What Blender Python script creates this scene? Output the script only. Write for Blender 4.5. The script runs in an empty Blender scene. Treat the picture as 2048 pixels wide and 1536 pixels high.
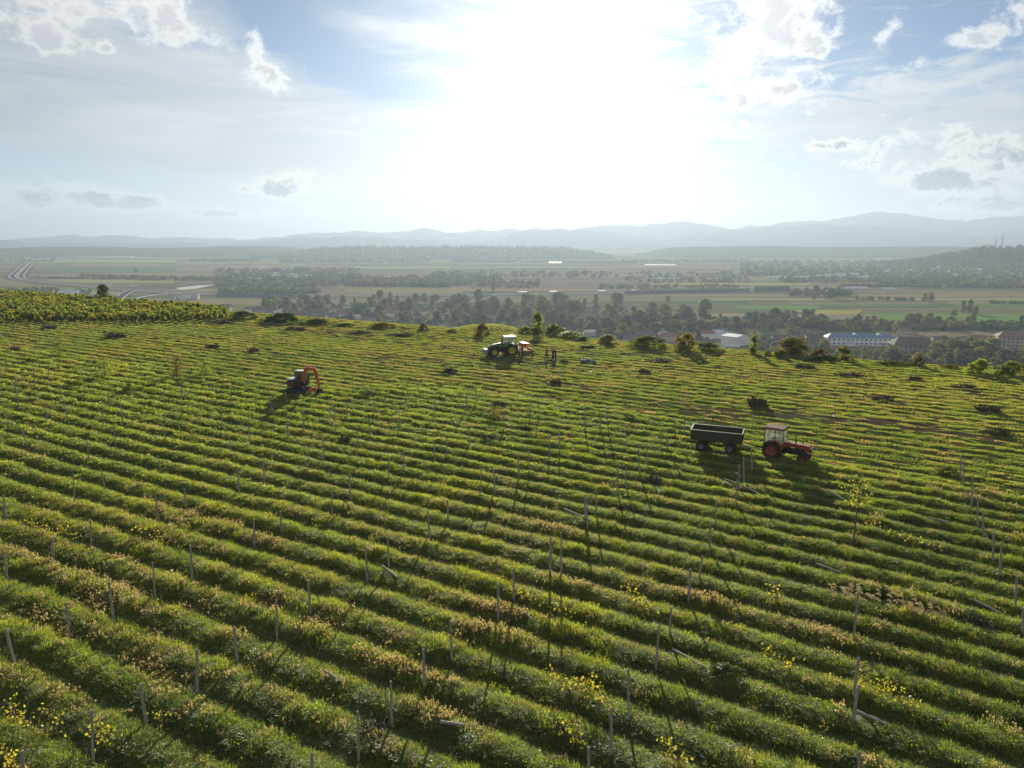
import bpy, bmesh, math, random
import numpy as np
from mathutils import Vector, Matrix

R = math.radians
C = bpy.context.scene
rng = np.random.default_rng(7)
random.seed(7)

# ------------------------------------------------------------------ camera
CAM_H, PITCH, FPX = 18.0, R(11.45), 1422.0
cam_d = bpy.data.cameras.new('camera')
cam = bpy.data.objects.new('camera', cam_d)
C.collection.objects.link(cam)
cam.location = (0, 0, CAM_H)
cam.rotation_euler = (R(90) - PITCH, 0, 0)
cam_d.sensor_width = 36.0
cam_d.lens = FPX / 2048 * 36.0
cam_d.clip_start = 0.5
cam_d.clip_end = 40000
C.camera = cam

# ------------------------------------------------------------------ render, exposure
C.render.engine = 'CYCLES'
C.cycles.use_denoising = True
try:
    C.cycles.denoiser = 'OPENIMAGEDENOISE'
    C.cycles.denoising_input_passes = 'RGB_ALBEDO_NORMAL'
    C.cycles.denoising_prefilter = 'ACCURATE'
except Exception:
    pass
C.cycles.max_bounces = 6
C.cycles.diffuse_bounces = 2
C.cycles.glossy_bounces = 2
C.cycles.transmission_bounces = 4
C.cycles.volume_bounces = 0
C.cycles.transparent_max_bounces = 6
C.cycles.sample_clamp_indirect = 6
C.view_settings.view_transform = 'Standard'
C.view_settings.look = 'None'
C.view_settings.exposure = 1.22
C.view_settings.gamma = 1.0

# ------------------------------------------------------------------ pixel helpers (photo pixels -> real places on the ground)
def ray(px, py):
    cx, cy = (px - 1024) / FPX, -(py - 768) / FPX
    c, s = math.cos(PITCH), math.sin(PITCH)
    return (cx, c + cy * s, -s + cy * c)

def at(px, py, z=0.0):
    d = ray(px, py)
    t = (z - CAM_H) / d[2]
    return Vector((d[0] * t, d[1] * t, z))

def azel(px, py):
    d = ray(px, py)
    return math.degrees(math.atan2(d[0], d[1])), math.degrees(math.atan2(d[2], math.hypot(d[0], d[1])))

def at_dist(px, py, Y):
    """the point seen at a pixel at forward distance Y"""
    d = ray(px, py)
    t = Y / d[1]
    return Vector((d[0] * t, Y, CAM_H + d[2] * t))

# ------------------------------------------------------------------ node helpers
class NT:
    def __init__(self, nt):
        self.nt = nt
        nt.nodes.clear()
    def n(self, kind, **kw):
        x = self.nt.nodes.new(kind)
        for k, v in kw.items():
            setattr(x, k, v)
        return x
    def l(self, a, b):
        self.nt.links.new(a, b)
    def put(self, sock, v):
        if hasattr(v, 'is_linked') or isinstance(v, bpy.types.NodeSocket):
            self.l(v, sock)
        else:
            if sock.type == 'RGBA' and len(v) == 3:
                v = (*v, 1)
            sock.default_value = v
    def m(self, op, a, b=None, c=None, clamp=False):
        x = self.n('ShaderNodeMath', operation=op)
        x.use_clamp = clamp
        self.put(x.inputs[0], a)
        if b is not None: self.put(x.inputs[1], b)
        if c is not None: self.put(x.inputs[2], c)
        return x.outputs[0]
    def smooth(self, v, a, b, t0=0.0, t1=1.0):
        x = self.n('ShaderNodeMapRange', interpolation_type='SMOOTHSTEP')
        self.put(x.inputs[0], v)
        x.inputs[1].default_value, x.inputs[2].default_value = a, b
        x.inputs[3].default_value, x.inputs[4].default_value = t0, t1
        return x.outputs[0]
    def mix(self, f, a, b, mode='MIX'):
        x = self.n('ShaderNodeMix', data_type='RGBA', blend_type=mode)
        self.put(x.inputs[0], f); self.put(x.inputs[6], a); self.put(x.inputs[7], b)
        return x.outputs[2]
    def noise(self, vec, scale, detail=4, rough=0.55, dist=0.0):
        x = self.n('ShaderNodeTexNoise')
        self.l(vec, x.inputs['Vector'])
        x.inputs['Scale'].default_value = scale
        x.inputs['Detail'].default_value = detail
        x.inputs['Roughness'].default_value = rough
        x.inputs['Distortion'].default_value = dist
        return x.outputs[0]
    def xyz(self, x=0.0, y=0.0, z=0.0):
        q = self.n('ShaderNodeCombineXYZ')
        self.put(q.inputs[0], x); self.put(q.inputs[1], y); self.put(q.inputs[2], z)
        return q.outputs[0]
    def ramp(self, v, stops):
        x = self.n('ShaderNodeValToRGB')
        self.l(v, x.inputs[0])
        e = x.color_ramp.elements
        while len(e) < len(stops): e.new(0.5)
        for k, (p, c) in enumerate(stops):
            e[k].position = p; e[k].color = (*c, 1)
        return x.outputs[0]

# ------------------------------------------------------------------ sun and sky
SUN_EL, SUN_AZ = 12.5, 3.6
SUN_DIR = Vector((math.sin(R(SUN_AZ)) * math.cos(R(SUN_EL)), math.cos(R(SUN_AZ)) * math.cos(R(SUN_EL)), math.sin(R(SUN_EL))))
sun_d = bpy.data.lights.new('sun', 'SUN')
sun_d.energy = 5.0
sun_d.angle = R(0.5)
sun_d.color = (1.0, 0.94, 0.82)
sun = bpy.data.objects.new('sun', sun_d)
C.collection.objects.link(sun)
sun.rotation_euler = (-SUN_DIR).to_track_quat('-Z', 'Y').to_euler()
sun.location = (0, 0, 60)

world = bpy.data.worlds.new('World')
C.world = world
world.use_nodes = True
w = NT(world.node_tree)
wo = w.n('ShaderNodeOutputWorld')
bg = w.n('ShaderNodeBackground')
w.l(bg.outputs[0], wo.inputs[0])
SKY_K = 0.05
bg.inputs['Strength'].default_value = SKY_K
sky = w.n('ShaderNodeTexSky', sky_type='NISHITA')
sky.sun_disc = False
sky.sun_elevation = R(SUN_EL)
sky.sun_rotation = R(SUN_AZ)
sky.altitude = 2200
sky.air_density = 0.6
sky.dust_density = 0.05
sky.ozone_density = 0.9
tc = w.n('ShaderNodeTexCoord')
sep = w.n('ShaderNodeSeparateXYZ')
w.l(tc.outputs['Generated'], sep.inputs[0])
dx, dy, dz = sep.outputs
az = w.m('MULTIPLY', w.m('ARCTAN2', dx, dy), 180 / math.pi)
el = w.m('MULTIPLY', w.m('ARCSINE', dz), 180 / math.pi)
ang = w.m('MULTIPLY', w.m('ARCCOSINE', w.m('MINIMUM', w.m('ADD', w.m('ADD', w.m('MULTIPLY', dx, SUN_DIR.x), w.m('MULTIPLY', dy, SUN_DIR.y)), w.m('MULTIPLY', dz, SUN_DIR.z)), 0.99999)), 180 / math.pi)
# clouds drift on a plane high above: project the direction on it
zz = w.m('MAXIMUM', w.m('ADD', dz, 0.10), 0.03)
plane = w.xyz(w.m('DIVIDE', dx, zz), w.m('DIVIDE', dy, zz), 0.0)
def blob(px, py, rx, ry, rot=0.0):
    """a soft patch of sky in azimuth and elevation, 1 in its middle; radii in photo pixels"""
    a0, e0 = azel(px, py)
    k = 1 / 25.5
    u = w.m('SUBTRACT', az, a0); v = w.m('SUBTRACT', el, e0)
    c, s = math.cos(R(rot)), math.sin(R(rot))
    uu = w.m('DIVIDE', w.m('ADD', w.m('MULTIPLY', u, c), w.m('MULTIPLY', v, s)), rx * k)
    vv = w.m('DIVIDE', w.m('ADD', w.m('MULTIPLY', u, -s), w.m('MULTIPLY', v, c)), ry * k)
    q = w.m('ADD', w.m('MULTIPLY', uu, uu), w.m('MULTIPLY', vv, vv))
    return w.m('POWER', 2.718, w.m('MULTIPLY', q, -1.0))
def add(*a):
    r = a[0]
    for x in a[1:]: r = w.m('ADD', r, x)
    return r
def mul(*a):
    r = a[0]
    for x in a[1:]: r = w.m('MULTIPLY', r, x)
    return r
U = 0.92 / SKY_K                        # cloud radiances below are written as finished radiance
# veil of high thin cloud: thick on the left, streaky on the right
rot = w.n('ShaderNodeMapping'); rot.inputs['Rotation'].default_value = (0, 0, R(-17)); rot.inputs['Scale'].default_value = (0.8, 5.0, 1)
w.l(w.xyz(w.m('MULTIPLY', az, 0.06), w.m('MULTIPLY', el, 0.06), 0.0), rot.inputs[0])
streak = w.noise(rot.outputs[0], 1.0, 7, 0.58, 0.5)
rot2 = w.n('ShaderNodeMapping'); rot2.inputs['Rotation'].default_value = (0, 0, R(12)); rot2.inputs['Scale'].default_value = (1.2, 5.0, 1)
rot2.inputs['Location'].default_value = (4.3, 1.7, 0)
w.l(w.xyz(w.m('MULTIPLY', az, 0.06), w.m('MULTIPLY', el, 0.06), 0.0), rot2.inputs[0])
streak2 = w.noise(rot2.outputs[0], 2.4, 8, 0.66, 1.1)
side = w.smooth(az, 2.0, 14.0)       # 0 left, 1 right
st = w.m('ADD', mul(streak, w.m('SUBTRACT', 1.0, side)), mul(streak2, side))
thick = add(mul(blob(200, 220, 560, 190, -10), 0.62), mul(blob(1820, 220, 330, 100, -8), 0.40), mul(blob(1100, 300, 420, 330), 0.22), mul(blob(1950, 360, 260, 90), 0.32), mul(blob(60, 60, 260, 120), .25),
            mul(blob(640, 110, 240, 50, -22), -0.40), mul(blob(1880, 60, 330, 70), -0.30), mul(blob(1600, 330, 170, 70), -0.05), mul(blob(60, 325, 330, 40, -8), -0.42), mul(blob(300, 90, 170, 50, -25), -.18))
veil = w.smooth(w.m('ADD', w.m('ADD', w.m('MULTIPLY', w.m('SUBTRACT', st, 0.5), 2.0), 0.5), thick), 0.36, 1.0)
# cumulus: puffs gathered where the photograph has them
cn = w.noise(w.xyz(w.m('MULTIPLY', az, 0.62), w.m('MULTIPLY', el, 0.80), 3.3), 1.0, 10, 0.66, 0.25)
puff = add(mul(blob(1790, 45, 26, 22), .75), mul(blob(1760, 78, 16, 14), .8), mul(blob(2040, 20, 40, 26), .8), mul(blob(1485, 205, 22, 14), .9), mul(blob(1545, 30, 60, 60), .4), mul(blob(510, 70, 20, 30), .8), mul(blob(170, 12, 60, 22), .8), mul(blob(1450, 255, 80, 12, 6), .75), mul(blob(1600, 205, 110, 26, -14), .45), mul(blob(1850, 130, 190, 22, 4), .4), mul(blob(1720, 330, 60, 14), .4), mul(blob(480, 378, 34, 12), .8), mul(blob(1050, 20, 60, 22), .5), mul(blob(1580, 45, 95, 60), .95), mul(blob(1440, 140, 75, 42), .85), mul(blob(1310, 30, 100, 40), 0.7), mul(blob(322, 25, 50, 55), 1.0), mul(blob(410, 72, 60, 24), 0.72), mul(blob(60, 35, 90, 50), 0.72),
           mul(blob(1945, 78, 60, 18), 1.1), mul(blob(540, 150, 62, 32), 1.0), mul(blob(60, 395, 170, 32), 1.15), mul(blob(245, 402, 55, 14), 0.95), mul(blob(440, 427, 100, 13, -4), 1.15),
           mul(blob(565, 380, 52, 34), 1.2), mul(blob(640, 345, 60, 18), 0.5), mul(blob(1870, 365, 75, 22), 1.1), mul(blob(1980, 410, 110, 22), 1.1), mul(blob(1900, 290, 170, 60), 0.65), mul(blob(1680, 290, 60, 12), 1.0),
           mul(blob(2030, 330, 60, 40), 0.7), mul(blob(1620, 95, 50, 20), .8), mul(blob(100, 85, 40, 18), .8), mul(blob(215, 98, 18, 12), 1.0), mul(blob(1570, 175, 60, 20), .6), mul(blob(1300, 440, 180, 8), .7))
cd = w.m('ADD', w.m('MULTIPLY', w.m('SUBTRACT', cn, 0.5), 4.2), w.m('SUBTRACT', w.m('MULTIPLY', w.m('MINIMUM', puff, 1.25), 1.75), 0.85))
cum = w.smooth(cd, -0.12, 0.95)
core = w.smooth(cd, 0.45, 1.35)
low = w.smooth(el, 16.0, 4.0)
glow_w = w.m('POWER', 2.718, w.m('MULTIPLY', ang, -1 / 9.0))
glow_n = w.m('POWER', 2.718, w.m('MULTIPLY', w.m('MULTIPLY', ang, ang), -1 / 150.0))
veil_c = w.mix(w.smooth(ang, 8.0, 46.0), (0.33 * U, 0.335 * U, 0.34 * U), (0.20 * U, 0.22 * U, 0.245 * U))
rot3 = w.n('ShaderNodeMapping'); rot3.inputs['Rotation'].default_value = (0, 0, R(9)); rot3.inputs['Scale'].default_value = (0.55, 4.2, 1)
w.l(w.xyz(w.m('MULTIPLY', az, 0.06), w.m('MULTIPLY', el, 0.06), 2.0), rot3.inputs[0])
str3 = w.smooth(w.noise(rot3.outputs[0], 1.7, 7, 0.6, 0.7), 0.3, 0.7)
veil_c = w.mix(1.0, veil_c, w.mix(str3, (0.80, 0.83, 0.87), (1.20, 1.18, 1.15)), 'MULTIPLY')
cum_edge = w.mix(w.smooth(ang, 10.0, 45.0), (0.55 * U, 0.545 * U, 0.52 * U), (0.37 * U, 0.37 * U, 0.36 * U))
cum_core = w.mix(low, (0.30 * U, 0.305 * U, 0.32 * U), (0.09 * U, 0.11 * U, 0.13 * U))
col = w.mix(w.m('MULTIPLY', veil, 0.92), w.mix(1.0, sky.outputs[0], (0.82, 0.89, 0.87), 'MULTIPLY'), veil_c)
col = w.mix(w.smooth(el, 11.0, 1.0, 0.0, 0.65), col, w.mix(w.smooth(ang, 10.0, 40.0), (0.36 * U, 0.355 * U, 0.335 * U), (0.235 * U, 0.245 * U, 0.25 * U)))
col = w.mix(w.m('MULTIPLY', cum, 0.9), col, w.mix(core, cum_edge, cum_core))
# bright cloud veil added to the sky behind the camera as fill for shadows
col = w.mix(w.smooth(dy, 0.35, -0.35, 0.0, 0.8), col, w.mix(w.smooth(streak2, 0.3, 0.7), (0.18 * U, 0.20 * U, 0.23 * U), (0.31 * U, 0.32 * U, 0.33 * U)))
g = w.n('ShaderNodeVectorMath', operation='SCALE'); g.inputs[0].default_value = (1.0, 0.985, 0.93)
w.l(w.m('ADD', mul(glow_w, 0.19 * U), mul(glow_n, 0.30 * U)), g.inputs[3])
col = w.mix(1.0, col, g.outputs[0], 'ADD')
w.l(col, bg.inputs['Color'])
world.cycles.sampling_method = 'MANUAL'
world.cycles.sample_map_resolution = 512

# ------------------------------------------------------------------ mesh and object helpers
class MB:
    """collects vertices and faces of one mesh; each face carries a material slot"""
    def __init__(self):
        self.v = []; self.f = []; self.mi = []; self.k = 0
    def mat(self, k):
        self.k = k; return self
    def add(self, vs, fs):
        o = len(self.v)
        self.v += [tuple(p) for p in vs]
        self.f += [tuple(i + o for i in q) for q in fs]
        self.mi += [self.k] * len(fs)
        return self
    def box(self, c, s, rz=0.0, ry=0.0, taper=(1, 1)):
        hx, hy, hz = s[0] / 2, s[1] / 2, s[2] / 2
        M = Matrix.Translation(c) @ Matrix.Rotation(rz, 4, 'Z') @ Matrix.Rotation(ry, 4, 'Y')
        tx, ty = taper
        vs = [M @ Vector(p) for p in [(-hx, -hy, -hz), (hx, -hy, -hz), (hx, hy, -hz), (-hx, hy, -hz),
                                      (-hx * tx, -hy * ty, hz), (hx * tx, -hy * ty, hz), (hx * tx, hy * ty, hz), (-hx * tx, hy * ty, hz)]]
        return self.add(vs, [(3, 2, 1, 0), (4, 5, 6, 7), (0, 1, 5, 4), (1, 2, 6, 5), (2, 3, 7, 6), (3, 0, 4, 7)])
    def tube(self, pts, rs, n=8, cap=True):
        pts = [Vector(p) for p in pts]
        if not hasattr(rs, '__len__'): rs = [rs] * len(pts)
        rings = []
        for i, p in enumerate(pts):
            a = pts[max(0, i - 1)]; b = pts[min(len(pts) - 1, i + 1)]
            d = (b - a).normalized()
            u = d.cross(Vector((0, 0, 1)) if abs(d.z) < 0.9 else Vector((1, 0, 0))).normalized()
            q = d.cross(u)
            rings.append([p + (u * math.cos(2 * math.pi * j / n) + q * math.sin(2 * math.pi * j / n)) * rs[i] for j in range(n)])
        vs = [p for r in rings for p in r]
        fs = []
        for i in range(len(pts) - 1):
            for j in range(n):
                k = (j + 1) % n
                fs.append((i * n + j, i * n + k, (i + 1) * n + k, (i + 1) * n + j))
        if cap:
            fs.append(tuple(range(n))[::-1]); fs.append(tuple((len(pts) - 1) * n + j for j in range(n)))
        return self.add(vs, fs)
    def bar(self, a, b, r, n=8, r2=None):
        return self.tube([a, b], [r, r if r2 is None else r2], n)
    def prism(self, prof, y0, y1, axis='y'):
        """closed profile of (x, z) points pushed from y0 to y1"""
        n = len(prof)
        if axis == 'y':
            vs = [(x, y0, z) for x, z in prof] + [(x, y1, z) for x, z in prof]
        else:
            vs = [(y0, x, z) for x, z in prof] + [(y1, x, z) for x, z in prof]
        fs = [tuple(range(n))[::-1], tuple(range(n, 2 * n))]
        for i in range(n):
            k = (i + 1) % n
            fs.append((i, k, n + k, n + i))
        return self.add(vs, fs)
    def lathe(self, prof, c, axis='y', n=24):
        """profile of (radius, along) turned round an axis through c"""
        vs = []; m_ = len(prof)
        for j in range(n):
            a = 2 * math.pi * j / n
            for r, t in prof:
                if axis == 'y': vs.append((c[0] + r * math.cos(a), c[1] + t, c[2] + r * math.sin(a)))
                elif axis == 'z': vs.append((c[0] + r * math.cos(a), c[1] + r * math.sin(a), c[2] + t))
                else: vs.append((c[0] + t, c[1] + r * math.cos(a), c[2] + r * math.sin(a)))
        fs = []
        for j in range(n):
            k = (j + 1) % n
            for i in range(m_ - 1):
                fs.append((j * m_ + i, j * m_ + i + 1, k * m_ + i + 1, k * m_ + i))
        return self.add(vs, fs)
    def quad(self, a, b, c, d):
        return self.add([a, b, c, d], [(0, 1, 2, 3)])
    def mesh(self, name, mats, smooth=False):
        me = bpy.data.meshes.new(name)
        me.from_pydata(self.v, [], self.f)
        for m_ in (mats if isinstance(mats, (list, tuple)) else [mats]): me.materials.append(m_)
        if any(self.mi): me.polygons.foreach_set('material_index', self.mi)
        if smooth: me.polygons.foreach_set('use_smooth', [True] * len(self.f))
        me.update()
        return me

def link(o):
    C.collection.objects.link(o); return o

def build(name, mb, mats, parent=None, smooth=False, bevel=0.0, label=None):
    me = mb.mesh(name, mats, smooth)
    if bevel or not smooth:
        bm = bmesh.new(); bm.from_mesh(me)
        bmesh.ops.recalc_face_normals(bm, faces=bm.faces)
        bm.to_mesh(me); bm.free()
    o = link(bpy.data.objects.new(name, me))
    if bevel:
        b = o.modifiers.new('bevel', 'BEVEL'); b.width = bevel; b.segments = 2; b.limit_method = 'ANGLE'; b.angle_limit = R(35)
    if parent is not None: o.parent = parent
    if label: o['label'] = label
    return o

def tag(o, label=None, cat=None, group=None, kind=None):
    if label: o['label'] = label
    if cat: o['category'] = cat
    if group: o['group'] = group
    if kind: o['kind'] = kind
    return o

def thing(name, label, cat, loc=(0, 0, 0), rz=0.0, group=None):
    o = link(bpy.data.objects.new(name, None))
    o.location = loc; o.rotation_euler = (0, 0, rz)
    o.empty_display_size = 0.2
    return tag(o, label, cat, group)

def dup(root, loc, rz=0.0, scale=1.0, label=None, group=None):
    r = link(root.copy()); r.location = loc; r.rotation_euler = (0, 0, rz)
    r.scale = (scale, scale, scale) if not hasattr(scale, '__len__') else scale
    for ch in list(root.children):
        c = link(ch.copy()); c.parent = r
        for g_ in list(ch.children):
            d = link(g_.copy()); d.parent = c
    if label: r['label'] = label
    if group: r['group'] = group
    return r

def np_mesh(name, verts, faces, mat, smooth=True):
    me = bpy.data.meshes.new(name)
    n, k = len(faces), faces.shape[1]
    me.vertices.add(len(verts)); me.vertices.foreach_set('co', np.ascontiguousarray(verts, dtype=np.float32).ravel())
    me.loops.add(n * k); me.loops.foreach_set('vertex_index', np.ascontiguousarray(faces, dtype=np.int32).ravel())
    me.polygons.add(n); me.polygons.foreach_set('loop_start', np.arange(0, n * k, k, dtype=np.int32))
    try: me.polygons.foreach_set('loop_total', np.full(n, k, dtype=np.int32))
    except Exception: pass
    me.polygons.foreach_set('use_smooth', np.full(n, smooth, dtype=bool))
    me.update(calc_edges=True); me.validate()
    if mat: me.materials.append(mat)
    return me

def fattr(me, name, data, kind='FLOAT'):
    a = me.attributes.new(name, kind, 'POINT')
    if kind == 'FLOAT': a.data.foreach_set('value', np.ascontiguousarray(data, dtype=np.float32))
    elif kind == 'INT': a.data.foreach_set('value', np.ascontiguousarray(data, dtype=np.int32))
    elif kind == 'FLOAT_VECTOR': a.data.foreach_set('vector', np.ascontiguousarray(data, dtype=np.float32).ravel())
    elif kind == 'FLOAT_COLOR': a.data.foreach_set('color', np.ascontiguousarray(data, dtype=np.float32).ravel())

# smooth value noise in numpy, used for the lie of the land and the patchiness of the grass
def vnoise(x, y, seed=0):
    xi, yi = np.floor(x).astype(np.int64), np.floor(y).astype(np.int64)
    xf, yf = x - xi, y - yi
    u, v = xf * xf * (3 - 2 * xf), yf * yf * (3 - 2 * yf)
    def h(a, b):
        n = (a * 374761393 + b * 668265263 + seed * 974711) & 0xffffffff
        n = ((n ^ (n >> 13)) * 1274126177) & 0xffffffff
        return ((n ^ (n >> 16)) & 0xffff) / 65535.0
    return (h(xi, yi) * (1 - u) + h(xi + 1, yi) * u) * (1 - v) + (h(xi, yi + 1) * (1 - u) + h(xi + 1, yi + 1) * u) * v
def fbm(x, y, seed=0, oct=4):
    s, a, t = 0, 0.5, 0
    for k in range(oct):
        s = s + a * vnoise(x * 2 ** k, y * 2 ** k, seed + k * 17); t += a; a *= 0.5
    return s / t
def sstep(x, a, b):
    t = np.clip((x - a) / (b - a), 0, 1); return t * t * (3 - 2 * t)

# ------------------------------------------------------------------ materials
def new_mat(name):
    m_ = bpy.data.materials.new(name); m_.use_nodes = True
    t = NT(m_.node_tree)
    out = t.n('ShaderNodeOutputMaterial')
    return m_, t, out

def paint(name, col, rough=0.5, metal=0.0, dirt=0.35, dirt_col=(0.10, 0.075, 0.05), scale=6.0, spec=0.5, coat=0.0):
    m_, t, out = new_mat(name)
    b = t.n('ShaderNodeBsdfPrincipled')
    co = t.n('ShaderNodeTexCoord').outputs['Object']
    nz = t.noise(co, scale, 6, 0.65)
    f = t.smooth(nz, 0.48, 0.75)
    c = t.mix(t.m('MULTIPLY', f, dirt), col, dirt_col)
    n2 = t.noise(co, scale * 5, 3, 0.6)
    c = t.mix(t.smooth(n2, 0.35, 0.7, 0.0, 0.22), c, (col[0] * 0.6, col[1] * 0.6, col[2] * 0.6))
    t.l(c, b.inputs['Base Color'])
    t.l(t.smooth(nz, 0.3, 0.8, rough, min(1, rough + 0.3)), b.inputs['Roughness'])
    b.inputs['Metallic'].default_value = metal
    b.inputs['Specular IOR Level'].default_value = spec
    if coat: b.inputs['Coat Weight'].default_value = coat
    t.l(b.outputs[0], out.inputs[0])
    return m_

def leafy(name, cols, scale=0.35, trans=0.45, per_object=True, gloss=0.025, tcol=1.6):
    """leaf material: clumps of several greens by place, light passing through the blades"""
    m_, t, out = new_mat(name)
    geo = t.n('ShaderNodeNewGeometry')
    nz = t.noise(geo.outputs['Position'], scale, 3, 0.6)
    nz2 = t.noise(geo.outputs['Position'], scale * 7, 2, 0.6)
    v = t.m('ADD', t.m('MULTIPLY', nz, 0.6), t.m('MULTIPLY', nz2, 0.4))
    if per_object:
        oi = t.n('ShaderNodeObjectInfo')
        v = t.m('ADD', v, t.m('MULTIPLY', t.m('SUBTRACT', oi.outputs['Random'], 0.5), 0.25))
    n = len(cols)
    c = t.ramp(v, [(0.28 + 0.44 * k / max(1, n - 1), q) for k, q in enumerate(cols)])
    d = t.n('ShaderNodeBsdfDiffuse'); t.l(c, d.inputs[0])
    tr = t.n('ShaderNodeBsdfTranslucent')
    t.l(t.mix(1.0, c, (tcol, tcol * 0.95, tcol * 0.6), 'MULTIPLY'), tr.inputs[0])
    mx = t.n('ShaderNodeMixShader'); mx.inputs[0].default_value = trans
    t.l(d.outputs[0], mx.inputs[1]); t.l(tr.outputs[0], mx.inputs[2])
    gl = t.n('ShaderNodeBsdfGlossy'); gl.inputs['Roughness'].default_value = 0.45; gl.inputs[0].default_value = (1, 1, 1, 1)
    m2 = t.n('ShaderNodeMixShader'); m2.inputs[0].default_value = gloss
    t.l(mx.outputs[0], m2.inputs[1]); t.l(gl.outputs[0], m2.inputs[2])
    t.l(m2.outputs[0], out.inputs[0])
    return m_

def tinted(name, trans=0.62, gloss=0.05, tcol=(2.5, 2.25, 0.95)):
    """blades whose colour comes with each tuft"""
    m_, t, out = new_mat(name)
    a = t.n('ShaderNodeAttribute', attribute_type='INSTANCER', attribute_name='tint')
    geo = t.n('ShaderNodeNewGeometry')
    nz = t.noise(geo.outputs['Position'], 9.0, 2, 0.6)
    c = t.mix(1.0, a.outputs['Color'], t.mix(t.smooth(nz, 0.3, 0.7), (0.72, 0.75, 0.72), (1.25, 1.2, 1.1)), 'MULTIPLY')
    d = t.n('ShaderNodeBsdfDiffuse'); t.l(c, d.inputs[0])
    tr = t.n('ShaderNodeBsdfTranslucent'); t.l(t.mix(1.0, c, tcol, 'MULTIPLY'), tr.inputs[0])
    mx = t.n('ShaderNodeMixShader'); mx.inputs[0].default_value = trans
    t.l(d.outputs[0], mx.inputs[1]); t.l(tr.outputs[0], mx.inputs[2])
    gl = t.n('ShaderNodeBsdfGlossy'); gl.inputs['Roughness'].default_value = 0.5; gl.inputs[0].default_value = (1, 1, 1, 1)
    m2 = t.n('ShaderNodeMixShader'); m2.inputs[0].default_value = gloss
    t.l(mx.outputs[0], m2.inputs[1]); t.l(gl.outputs[0], m2.inputs[2])
    t.l(m2.outputs[0], out.inputs[0])
    return m_

def bark(name, a, b, scale=8):
    m_, t, out = new_mat(name)
    p = t.n('ShaderNodeBsdfPrincipled')
    co = t.n('ShaderNodeTexCoord').outputs['Object']
    mp = t.n('ShaderNodeMapping'); mp.inputs['Scale'].default_value = (1, 1, 0.15); t.l(co, mp.inputs[0])
    t.l(t.mix(t.noise(mp.outputs[0], scale, 5, 0.7), a, b), p.inputs['Base Color'])
    p.inputs['Roughness'].default_value = 0.85
    t.l(p.outputs[0], out.inputs[0])
    return m_

def earth(name, cols, scale, detail=6, rough=0.95, bump=0.0, stretch=None):
    m_, t, out = new_mat(name)
    p = t.n('ShaderNodeBsdfPrincipled')
    geo = t.n('ShaderNodeNewGeometry').outputs['Position']
    if stretch:
        mp = t.n('ShaderNodeMapping'); mp.inputs['Rotation'].default_value = (0, 0, stretch[0]); mp.inputs['Scale'].default_value = stretch[1]
        t.l(geo, mp.inputs[0]); geo = mp.outputs[0]
    nz = t.noise(geo, scale, detail, 0.65)
    n = len(cols)
    t.l(t.ramp(nz, [(0.3 + 0.4 * k / (n - 1), q) for k, q in enumerate(cols)]), p.inputs['Base Color'])
    p.inputs['Roughness'].default_value = rough
    p.inputs['Specular IOR Level'].default_value = 0.0
    t.l(p.outputs[0], out.inputs[0])
    return m_

# ------------------------------------------------------------------ the lie of the land
ROW, ROW0 = 2.4, 0.5                 # vine rows: spacing and phase of the row coordinate v
RZ_ROW = -R(31)                      # heading of the rows
VALLEY = -80.0
V_CLEAR, V_EDGE = 79.0, 137.0
def vco(X, Y):
    w_ = np.clip((75 - Y) / 75, 0, 1)
    return Y + 0.60 * X + 0.0033 * X * X * w_
def y_of(X, v):
    Y = v - 0.60 * X
    for _ in range(14):
        w_ = np.clip((75 - Y) / 75, 0, 1)
        Y = 0.5 * Y + 0.5 * (v - 0.60 * X - 0.0033 * X * X * w_)
    return Y
def clearing(X, Y, v):
    """0 where posts and tall ridges still stand, 1 in the cleared and flattened part"""
    e = np.interp(X, [-140, -90, -26, -14, 2, 17, 21, 36, 60], [66, 69, 70, 79, 81, 80, 72, 71, 70]) + 2.5 * (fbm(X * 0.08, Y * 0.08, 3, 2) - 0.5)
    return sstep(v - e, -1.2, 1.2)
def land(X, Y):
    v = vco(X, Y)
    s = np.maximum(v - V_EDGE - 3, 0)
    t = np.clip(s / 380, 0, 1)
    t = np.clip(t - 0.012 * (1 - np.exp(-s / 8)), 0, 1)
    z = VALLEY * (1 - (1 - t) ** 2) - 0.8 * (t >= 0.98)
    z = z + 26 * np.exp(-(((X + 4) / 36) ** 2 + ((Y - 258) / 50) ** 2)) * sstep(s, 20, 70)
    z = z + (fbm(X / 40, Y / 40, 21, 3) - 0.5) * 9 * sstep(s, 30, 120) * (t < 0.97)
    return z
def ridge(X, Y):
    v = vco(X, Y)
    ph = (v - ROW0) / ROW
    wob = (fbm(X * 0.22, Y * 0.22, 5, 2) - 0.5) * 0.16
    c = 0.5 + 0.5 * np.cos(2 * math.pi * (ph + wob))
    cl = clearing(X, Y, v)
    amp = (0.18 + 0.16 * (fbm(X * 0.3, Y * 0.3, 9, 2) - 0.5)) * (1 - cl) + 0.08 * cl
    infield = sstep(V_EDGE + 1 - v, 0, 2)
    rough = (fbm(X * 1.6, Y * 1.6, 12, 3) - 0.5) * (0.14 + 0.02 * cl)
    return (amp * c ** 1.3 + rough) * infield, c, cl
def ground_z(X, Y):
    X = np.atleast_1d(np.asarray(X, float)); Y = np.atleast_1d(np.asarray(Y, float))
    return land(X, Y) + ridge(X, Y)[0]
def gz(X, Y): return float(ground_z(X, Y)[0])
def on(px, py, sink=0.0):
    """point of the hill field seen at a photo pixel"""
    p = at(px, py, 0.15)
    return Vector((p.x, p.y, gz(p.x, p.y) - sink))
def valley_at(px, py): return at(px, py, VALLEY)

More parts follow.
